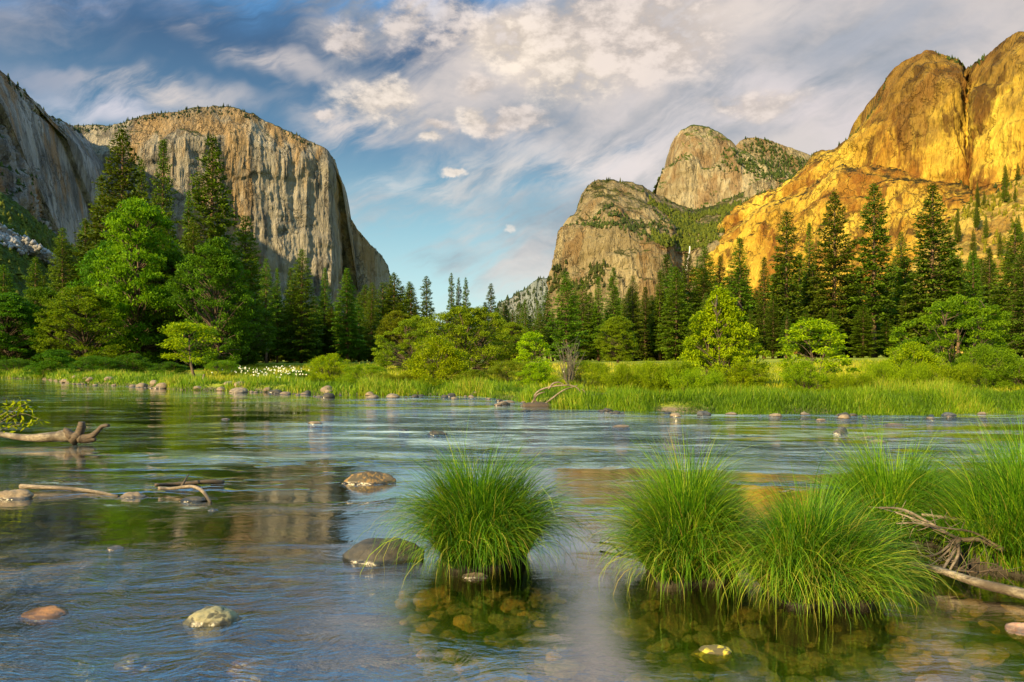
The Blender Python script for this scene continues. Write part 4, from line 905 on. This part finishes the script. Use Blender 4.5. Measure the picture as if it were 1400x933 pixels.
def band(name, label, n, p0, p1, t0, t1, h0, h1, mat, seed, w=.006, seg=4, droop=.7, edge=0.0, clump=-.3, cat='grass', cs=.6):
    """grass growing between two distances behind the shoreline"""
    r = np.random.default_rng(seed); n2 = n * 2
    px = r.uniform(p0, p1, n2); t = t0 + (t1 - t0) * r.random(n2) ** 1.4; q = (px - 700) / F; y = shore_y(q) + t; x = q * y
    c = fbm(np.stack([x * cs, y * cs, x * 0], -1), 3, seed); ok = c > clump; x, y, c, t = x[ok][:n], y[ok][:n], c[ok][:n], t[ok][:n]; n = len(x)
    z = ground(x, y)
    L = (h0 + (h1 - h0) * r.random(n)) * (1 + 1.2 * c) * np.clip(.4 + t / 1.2, .4, 1)
    V, Q, T = blades(np.stack([x, y, z - .02], -1), r.uniform(0, 6.283, n), np.abs(r.normal(0, .22, n)), r.uniform(.1, 1.6, n) * droop, L, w * r.uniform(.7, 1.3, n) * (y / 24) ** .7, seg, r,
                     np.clip(.45 + .24 * r.normal(0, 1, n) + .75 * c, 0, 1), -.02)
    stuff(link(name, mesh_data(name, V, [Q], mat, T)), label, cat)
band('bank_grass', 'long lush green grass along the waterline of the right bank', 46000, 830, 1460, .05, 3.2, .22, .46, m_bankgrass, 3, .009, 4, .6, 0, -1)
band('bank_grass', 'grass along the waterline of the middle bank under the shrubs', 20000, 490, 840, .3, 5, .18, .42, m_bankgrass, 4, .010, 4, .7, 0, -1)
band('bank_grass', 'short green grass along the waterline of the left bank', 30000, -100, 500, .4, 9, .15, .38, m_bankgrass, 5, .012, 3, .7, 0, -.7)
band('meadow_grass', 'yellow green grass of the meadow behind the riverside shrubs', 60000, 280, 1460, 3, 60, .15, .32, m_meadow, 6, .018, 3, .6, 0, -.4, 'meadow', .2)

# white flowers in the herbs on the left bank
r = np.random.default_rng(9); g = Geo()
for k in range(120):
    px = r.normal(378, 28); t_ = r.uniform(4.0, 9.0); q = (px - 700) / F; y = shore_y(q) + t_; x = q * y
    c = np.array([x, y, gz(x, y) + r.uniform(.25, .75)]); m_ = 5
    a = rand_unit(m_, r) * .032; b = np.cross(a, rand_unit(m_, r)) ; b /= np.linalg.norm(b, axis=1)[:, None] / .026
    v, f = diamonds(c + a * .8, a, b); g.add(v, [f], .5)
    v, f = tube([c - [0, 0, .5], c], [.006, .005], 3); g.add(v, f, .1)
m, t = new_mat('white_petals'); a_ = node(t, 'ShaderNodeAttribute', attribute_name='tint').outputs['Fac']
finish(t, node(t, 'ShaderNodeBsdfPrincipled', {'Base Color': mixc(t, smooth(t, a_, .2, .4), (.06, .13, .01), (.80, .80, .70)), 'Roughness': .7}).outputs[0])
stuff(link('white_flowers', g.mesh('white_flowers', m)), 'drift of white flowers among the herbs on the left bank', 'flowers')

# ------------------------------------------------------------------ stones
import bmesh
def rock_verts(sub):
    bm = bmesh.new(); bmesh.ops.create_icosphere(bm, subdivisions=sub, radius=1.0)
    v = np.array([x.co[:] for x in bm.verts]); bm.verts.index_update(); f = np.array([[x.index for x in p.verts] for p in bm.faces]); bm.free(); return v, f
IV4, IF4 = rock_verts(5); IV3, IF3 = rock_verts(3)
def rock_mesh(name, seed, dims, mat, hi=True, ang=.25, cut=0.0):
    v, f = (IV4, IF4) if hi else (IV3, IF3); p = v.copy(); r = np.random.default_rng(seed)
    for k in range(int(5 + 9 * cut * 2)):
        nrm = rand_unit(1, r)[0]; d = r.uniform(.62, .92); over = np.maximum(0, p @ nrm - d); p = p - over[:, None] * nrm * (.55 + .4 * cut)
    d = ang * fbm(v * 1.3 + seed * 3.1, 4, seed) + .06 * fbm(v * 5 + seed, 3, seed + 9)
    p = p * (1 + d)[:, None] * np.asarray(dims)
    return mesh_data(name, p, [f], mat, None, True)
def stone(px, py, w, hgt, mat, label, seed, depth=1.0, rot=0.0, ang=.22, cut=.2, sink=.35, group=None, name='river_rock', tilt=0.0):
    """rock whose front waterline shows at (px, py); w in photograph pixels, hgt = height above water / width"""
    y = H * F / (py - HZ); W = w / F * y; y += W * .42 * depth; x = (px - 700) / F * y
    me = rock_mesh(name, seed, (W * .54, W * .50 * depth, W * hgt * (1 + sink)), mat, True, ang, cut)
    o = link(name, me, None, (x, y, -W * hgt * sink * 1.05)); o.rotation_euler = (0, tilt, rot)
    return tag(o, label, 'rock', group)
s_pale = mat_stone('pale_mottled_granite', (.22, .20, .11), (.13, .12, .06), (.03, .03, .02), .85)
s_dark = mat_stone('dark_basalt', (.022, .021, .019), (.05, .044, .036), (.02, .02, .018), .5)
s_slate = mat_stone('blue_black_stone', (.03, .034, .042), (.07, .075, .085), (.02, .02, .025), .4)
s_tan = mat_stone('tan_granite_cobble', (.19, .14, .085), (.12, .09, .06), (.08, .06, .04), .5)
s_ochre = mat_stone('ochre_top_stone', (.03, .026, .018), (.075, .055, .028), (.20, .115, .03), .75)
s_orange = mat_stone('orange_stone', (.32, .14, .035), (.24, .11, .035), (.20, .11, .06), .4)
s_pink = mat_stone('pinkish_stone', (.42, .20, .11), (.36, .24, .17), (.25, .2, .16), .5)
s_lichen = mat_stone('lichen_stone', (.10, .08, .02), (.07, .055, .02), (.42, .34, .03), .95, False)
s_sub = mat_stone('submerged_olive_stone', (.085, .074, .016), (.040, .038, .011), (.15, .10, .018), .5, False)
s_sub2 = mat_stone('submerged_amber_stone', (.26, .14, .022), (.12, .08, .016), (.04, .032, .010), .5, False)
s_deep = mat_stone('deep_green_stone', (.030, .036, .008), (.014, .019, .005), (.05, .042, .008), .5, False)
s_bank = mat_stone('sunlit_bank_stone', (.22, .17, .11), (.11, .088, .06), (.12, .09, .06), .5)
stone(291, 856, 72, .26, s_pale, 'smooth pale stone speckled with dark lichen, alone in rippled water at lower left', 1, .7, .2, .12, 0)
stone(511, 663, 72, .24, s_ochre, 'long dark rock with an ochre top, upstream from the lone sedge tussock', 2, .6, 0, .2, .3, .35, None, 'river_rock', .12)
stone(528, 771, 116, .30, s_dark, 'flat angular dark rock against the left side of the lone tussock', 8, .8, .3, .20, .9)
stone(62, 846, 70, .12, s_orange, 'orange stone just breaking the surface at the left edge', 4, .7, -.2, .18, 0)
stone(649, 792, 36, .18, s_tan, 'small tan stone at the foot of the lone tussock', 5, .5)
stone(596, 595, 27, .22, s_dark, 'rounded dark rock in the bright riffle beyond the lone tussock', 6, .7)
stone(552, 589, 16, .12, s_dark, 'low flat rock barely out of the bright riffle', 7, .7)
stone(431, 580, 20, .2, s_tan, 'small pinkish tan rock in the calm water left of the riffle', 8, .7)
stone(308, 574, 12, .14, s_tan, 'tiny flat tan stone below the bleached stump', 9, .7)
stone(18, 684, 54, .24, s_tan, 'brown rock at the left edge with a thin pole lying from it', 10, .7, 0, .25, .5)
stone(180, 682, 38, .22, s_tan, 'wet tan rock splashed by foam at the end of the thin pole', 11, .7)
stone(266, 687, 34, .18, s_dark, 'dark rounded stone under the bent stick', 12, .7)
stone(292, 699, 16, .16, s_slate, 'small grey stone just right of the bent stick', 13, .7)
stone(158, 752, 22, .18, s_tan, 'small stone raising a smooth curl of water at left', 14, .8)
stone(1150, 594, 27, .34, s_slate, 'blue black rock sticking up in the right riffle', 15, .8, .3, .3, .7)
stone(1188, 600, 24, .14, s_tan, 'flat brown rock just right of the blue black one', 16, .7)
stone(1200, 606, 26, .16, s_bank, 'low pale rock in front of the flat brown one', 17, .7)
stone(1224, 582, 34, .08, s_tan, 'long flat slab awash near the right bank', 18, .5)
stone(1122, 576, 16, .2, s_tan, 'small brown stone in the riffle near the right bank', 19, .7)
stone(962, 569, 21, .36, s_slate, 'dark upright boulder at the edge of the long bank grass', 20, .8, .2, .3, .6)
stone(848, 585, 26, .12, s_tan, 'pale low rock awash in front of the driftwood', 21, .7)
stone(1060, 570, 17, .25, s_bank, 'tan boulder against the long bank grass', 22, .8)
stone(1297, 569, 18, .25, s_slate, 'grey boulder at the foot of the right bank willows', 23, .8)
stone(1398, 866, 44, .30, s_pink, 'pinkish orange rock cut by the right edge at the bottom', 24, .8, .3, .2, .4)
stone(978, 895, 52, .10, s_lichen, 'yellow lichened stone just under the surface before the pale tipped tussock', 25, .8, 0, .15, .1, 1.2)
stone(472, 662, 10, .2, s_dark, 'tiny dark stone at the left tip of the ochre topped rock', 26, .7)
# cobbles along the water's edge
def cobbles(n, p0, p1, off0, off1, w0, w1, mats, label, group, seed):
    r = np.random.default_rng(seed); ms = [rock_mesh('bank_stone', 200 + seed * 10 + k, (.55, .5, .36), mats[k % len(mats)], False, .25, .3) for k in range(6)]
    cen = r.uniform(p0, p1, max(3, n // 7))
    for k in range(n):
        px = r.uniform(p0, p1) if r.random() < .4 else float(np.clip(cen[r.integers(len(cen))] + r.normal(0, 9), p0, p1)); q = (px - 700) / F; y = float(shore_y(q)) + r.uniform(off0, off1); x = q * y; w = w0 + (w1 - w0) * r.random() ** 2.2
        o = link('bank_stone', ms[r.integers(6)], None, (x, y, max(-.04, gz(x, y)) + w * .03)); o.scale = (w, w, w * r.uniform(.7, 1.2)); o.rotation_euler = (r.normal(0, .2), r.normal(0, .2), r.uniform(0, 6.28))
        tag(o, label, 'stone', group)
cobbles(42, 88, 335, -1.0, 1.6, .2, .85, (s_bank, s_tan, s_bank), 'sunlit tan stone lining the waterline of the left bank', 'stones along the left bank', 1)
cobbles(64, 335, 720, -2.0, .9, .12, .6, (s_bank, s_tan, s_dark), 'weathered stone lining the waterline of the middle bank', 'stones along the middle bank', 2)
cobbles(44, 780, 1420, -1.2, .3, .10, .38, (s_bank, s_tan, s_dark), 'stone lining the waterline below the long grass of the right bank', 'stones along the right bank', 3)
cobbles(9, 640, 720, -4.0, -1.0, .2, .5, (s_dark, s_tan), 'dark stone breaking the riffle left of the driftwood', 'stones in the riffle', 4)
# stones seen through the water
def submerged(n, box, w0, w1, z0, z1, mats, label, group, seed):
    r = np.random.default_rng(seed); ms = [rock_mesh('submerged_stone', 300 + seed * 10 + k, (.62, .44, .30), mats[k % len(mats)], True, .45, .55) for k in range(6)]
    pts = []
    for _ in range(n * 30):
        if len(pts) >= n: break
        px, py = r.uniform(box[0], box[1]), r.uniform(box[2], box[3]); z = r.uniform(z1, z0); y = (H - z) * F / (py - HZ); x = (px - 700) / F * y; w = w0 + (w1 - w0) * r.random() ** 1.6
        if all(math.hypot(x - a, y - b) > .42 * (w + c) for a, b, c in pts):
            pts.append((x, y, w)); o = link('submerged_stone', ms[r.integers(6)], None, (x, y, z - w * .25)); o.scale = (w, w, w); o.rotation_euler = (r.normal(0, .12), r.normal(0, .12), r.normal(0, .5))
            tag(o, label, 'stone', group)
submerged(60, (555, 775, 800, 910), .07, .36, -.10, -.26, (s_sub, s_sub, s_sub2), 'olive stone seen through dark water below the lone tussock', 'submerged stones below the lone tussock', 1)
submerged(84, (850, 1230, 815, 930), .06, .32, -.12, -.28, (s_sub, s_sub, s_sub), 'olive stone seen through dark water below the paired tussocks', 'submerged stones below the paired tussocks', 2)
submerged(64, (-20, 420, 690, 800), .12, .55, -.22, -.36, (s_deep, s_deep, s_deep), 'green brown stone seen through the shallow water at left', 'submerged stones at left', 3)
submerged(46, (1230, 1420, 790, 930), .06, .34, -.12, -.28, (s_sub2, s_sub2, s_sub), 'amber stone seen through the shallow water at lower right', 'submerged stones at lower right', 4)
submerged(5, (120, 400, 880, 930), .18, .30, -.10, -.16, (s_pale, s_pink), 'pale stone glimmering under the blue water at lower left', 'pale submerged stones', 5)

# ------------------------------------------------------------------ driftwood and dead branches
m_drift = mat_driftwood('bleached_driftwood', (.08, .062, .042), (.26, .22, .155))
m_drift_dk = mat_driftwood('brown_driftwood', (.022, .015, .009), (.085, .056, .032))
m_branch = mat_driftwood('grey_branches', (.085, .065, .045), (.24, .19, .135))
def pix(px, py, Y): return world_at(px, py, Y)
def W(px, py, dz=0.0):
    p = on_water(px, py); p[2] += dz; return p
# log with its stub of roots
Y = 13.6
e = bpy.data.objects.new('driftwood_log', None); C.objects.link(e); tag(e, 'bleached driftwood log with upturned broken root end, floating at the left edge', 'log')
g = Geo(); v, f = tube(spline([pix(-60, 584, Y + .6), pix(0, 594, Y + .3), pix(40, 599, Y), pix(80, 597, Y), pix(108, 598, Y)], 26), np.interp(np.linspace(0, 1, 26), [0, .5, .8, 1], [.03, .06, .11, .10]), 14, .35, 5); g.add(v, f)
link('trunk', g.mesh('log_trunk', m_drift, True), e)
g = Geo()
for pts, rad in (([(98, 603), (107, 596), (111, 586), (112, 577)], (.10, .09, .07, .05)), ([(108, 600), (124, 597), (133, 590), (140, 583), (149, 582)], (.08, .055, .04, .035, .03)),
                 ([(100, 598), (92, 590), (88, 586)], (.09, .06, .03)), ([(110, 600), (120, 602), (131, 601)], (.09, .06, .03))):
    p = spline([pix(a, b, Y - .05) for a, b in pts], 12); v, f = tube(p, np.interp(np.linspace(0, 1, 12), np.linspace(0, 1, len(rad)), rad), 10, .4, len(pts)); g.add(v, f)
link('roots', g.mesh('log_roots', m_drift_dk, True), e)
# sprig of leaves over the log
g = Geo(); gl = Geo(); r = np.random.default_rng(4); Y = 11.5
for pts in ([(-40, 600), (0, 578), (30, 566), (58, 575)], [(-30, 600), (8, 570), (28, 556), (36, 552)], [(-40, 600), (-5, 572), (15, 560), (20, 553)], [(-20, 596), (20, 582), (45, 578)]):
    p = spline([pix(a, b, Y) for a, b in pts], 16); v, f = tube(p, np.linspace(.010, .003, 16), 5); g.add(v, f)
    for q_ in p[4:]:
        for _ in range(3):
            a = rand_unit(1, r) * .05; b = np.cross(a, rand_unit(1, r)); b /= np.linalg.norm(b) / .018
            v, f = diamonds(q_[None] + a + r.normal(0, .04, 3), a, b); gl.add(v, [f], r.random())
e = bpy.data.objects.new('leafy_branch', None); C.objects.link(e); tag(e, 'thin leafy sprig reaching in over the water from the left edge', 'branch')
link('twigs', g.mesh('sprig_twigs', m_twig, True), e); link('leaves', gl.mesh('sprig_leaves', m_lime), e)
# thin pole and bent stick
g = Geo(); v, f = tube(spline([W(28, 671, .05), W(80, 672, .04), W(125, 674, .02), W(162, 679, .0)], 14), np.linspace(.03, .018, 14), 8, .2, 2); g.add(v, f)
tag(link('driftwood_pole', g.mesh('driftwood_pole', m_branch, True)), 'thin grey pole lying in the water between two rocks at left', 'stick')
g = Geo(); v, f = tube(spline([W(216, 675, .06), W(235, 674, .05), W(262, 677, .10), W(278, 681, .07), W(288, 688, .0)], 18), np.linspace(.022, .018, 18), 8, .2, 3); g.add(v, f)
tag(link('bent_stick', g.mesh('bent_stick', m_branch, True)), 'bent pale stick lying over the dark rounded stone', 'stick')
g = Geo(); v, f = tube(spline([W(212, 668, .04), W(240, 664, .02), W(285, 662, .03), W(306, 660, .0)], 14), np.linspace(.02, .03, 14), 8, .3, 4); g.add(v, f)
v, f = tube([W(248, 668, .02), W(258, 664, .14)], [.02, .008], 6); g.add(v, f)
tag(link('driftwood_stick', g.mesh('driftwood_stick', m_drift_dk, True)), 'half sunken dark stick behind the bent pale one', 'stick')
# stump on the left bank
Y = 38.5; g = Geo()
for pts, rad in (([(271, 541), (273, 534), (272, 527), (266, 521), (258, 519)], (.20, .17, .14, .09, .05)), ([(271, 532), (265, 524), (262, 524), (254, 522)], (.10, .08, .06, .03)), ([(272, 526), (277, 520), (279, 512)], (.12, .08, .04)), ([(268, 536), (260, 534), (256, 538)], (.10, .08, .05))):
    p = spline([pix(a, b, Y) for a, b in pts], 12); v, f = tube(p, np.interp(np.linspace(0, 1, 12), np.linspace(0, 1, len(rad)), rad), 9, .4, 7); g.add(v, f)
tag(link('tree_stump', g.mesh('tree_stump', m_drift, True)), 'bleached twisted stump at the waterline under the small leaning tree', 'stump')
# log on the left bank stones
g = Geo(); v, f = tube(spline([pix(322, 531, 36.2), pix(350, 529, 36.4), pix(392, 530, 36.5)], 12), np.linspace(.10, .06, 12), 8, .3, 6); g.add(v, f)
tag(link('driftwood_log', g.mesh('driftwood_log', m_drift, True)), 'grey log lying on the stones of the left bank before the white flowers', 'log')
# fallen tree on the middle bank: log and arching branches
Y = 24.0
e = bpy.data.objects.new('fallen_tree', None); C.objects.link(e); tag(e, 'fallen brown tree with arching bare branches lying at the waterline in the middle', 'fallen tree')
g = Geo(); v, f = tube(spline([pix(715, 558, Y), pix(735, 557, Y), pix(760, 558, Y + .2), pix(785, 559, Y + .5), pix(805, 559, Y + 1)], 20), np.linspace(.17, .10, 20), 12, .4, 9); g.add(v, f)
link('trunk', g.mesh('fallen_trunk', m_drift_dk, True), e)
for pts in ([(742, 558), (730, 545), (738, 534), (760, 528), (785, 528), (797, 540)], [(740, 556), (755, 545), (770, 534), (790, 527)], [(750, 532), (756, 525), (764, 523), (770, 526)], [(775, 556), (795, 545), (815, 540), (837, 537), (839, 533)],
            [(770, 556), (785, 552), (800, 556), (815, 552), (850, 558)], [(727, 552), (735, 540), (745, 536)], [(790, 556), (800, 540), (796, 532)]):
    p = spline([pix(a, b, Y + .2) for a, b in pts], 16); g = Geo(); v, f = tube(p, np.linspace(.045, .015, 16), 6, .2, 2); g.add(v, f); link('branch', g.mesh('fallen_branch', m_branch, True), e)
# dead branches in front of the bright tussock
def branch_mesh(lines, mat, nm, seed=0, twigs=0):
    g = Geo(); r = np.random.default_rng(seed)
    for pts, r0, r1 in lines:
        p = spline([pix(*q_) for q_ in pts], 20); v, f = tube(p, np.linspace(r0, r1, 20), 7, .25, seed); g.add(v, f)
        for _ in range(twigs):
            b = p[r.integers(4, 18)]; d = r.normal(0, 1, 3) * [.5, .4, .5]; d /= np.linalg.norm(d); L = r.uniform(.08, .25)
            v, f = tube(spline([b, b + d * L * .5 + r.normal(0, .012, 3), b + d * L + r.normal(0, .02, 3)], 6), np.linspace(.004, .0015, 6), 4); g.add(v, f)
    return g.mesh(nm, mat, True)
tag(link('dead_branch', branch_mesh([
    ([(1372, 752, 5.3), (1340, 738, 5.4), (1310, 737, 5.45), (1270, 715, 5.5), (1235, 697, 5.55), (1202, 694, 5.6)], .022, .006),
    ([(1310, 737, 5.45), (1280, 722, 5.4), (1245, 708, 5.4), (1215, 698, 5.5)], .010, .004), ([(1310, 737, 5.45), (1285, 726, 5.35), (1255, 716, 5.35), (1225, 716, 5.4)], .012, .004),
    ([(1365, 748, 5.3), (1330, 728, 5.35), (1290, 722, 5.3), (1240, 714, 5.3)], .010, .004), ([(1312, 738, 5.4), (1302, 758, 5.3), (1288, 780, 5.2)], .016, .009),
    ([(1308, 738, 5.4), (1310, 758, 5.3), (1296, 784, 5.2)], .014, .008), ([(1305, 738, 5.4), (1285, 756, 5.3), (1262, 760, 5.25), (1250, 740, 5.3)], .010, .004),
    ([(1308, 742, 5.4), (1280, 768, 5.25), (1262, 778, 5.2)], .008, .004)], m_branch, 'dead_branch', 3, 5)), 'forked bleached dead branch fanning out beside the bright tussock', 'branch')
tag(link('dead_branch', branch_mesh([([(1260, 704, 5.9), (1300, 709, 5.8), (1340, 718, 5.7), (1380, 728, 5.6)], .014, .016), ([(1300, 709, 5.8), (1330, 708, 5.8), (1372, 722, 5.7)], .008, .004)], m_branch, 'dead_branch', 4, 3)),
    'single long grey branch lying behind the forked one, in the grass', 'branch')
tag(link('driftwood_log', branch_mesh([([(1245, 771, 5.35), (1280, 779, 5.2), (1330, 795, 5.0), (1380, 808, 4.85), (1440, 822, 4.7)], .018, .040)], m_drift, 'driftwood_log', 5)), 'slender pale log sloping into the water at lower right', 'log')
tag(link('dead_branch', branch_mesh([([(1300, 785, 5.15), (1330, 770, 5.2), (1365, 772, 5.2)], .008, .004), ([(1310, 780, 5.15), (1340, 782, 5.1), (1370, 776, 5.1)], .008, .003)], m_drift_dk, 'dead_branch', 6, 8)),
    'tangle of fine dark twigs above the slender pale log', 'branch')
tag(link('sunken_twig', branch_mesh([([(820, 742, 6.2), (845, 746, 6.1), (862, 752, 6.0)], .010, .006), ([(838, 745, 6.1), (850, 758, 6.0), (864, 768, 5.9)], .008, .004)], m_drift_dk, 'sunken_twig', 7, 2)),
    'dark twig half sunken at the left side of the pale tipped tussock', 'stick')
tag(link('sunken_twig', branch_mesh([([(470, 655, 9.8), (480, 662, 9.7), (492, 658, 9.7)], .014, .006), ([(472, 656, 9.8), (468, 668, 9.6)], .012, .006)], m_drift_dk, 'sunken_twig', 8, 2)),
    'crooked dark twig poking out at the tip of the ochre topped rock', 'stick')
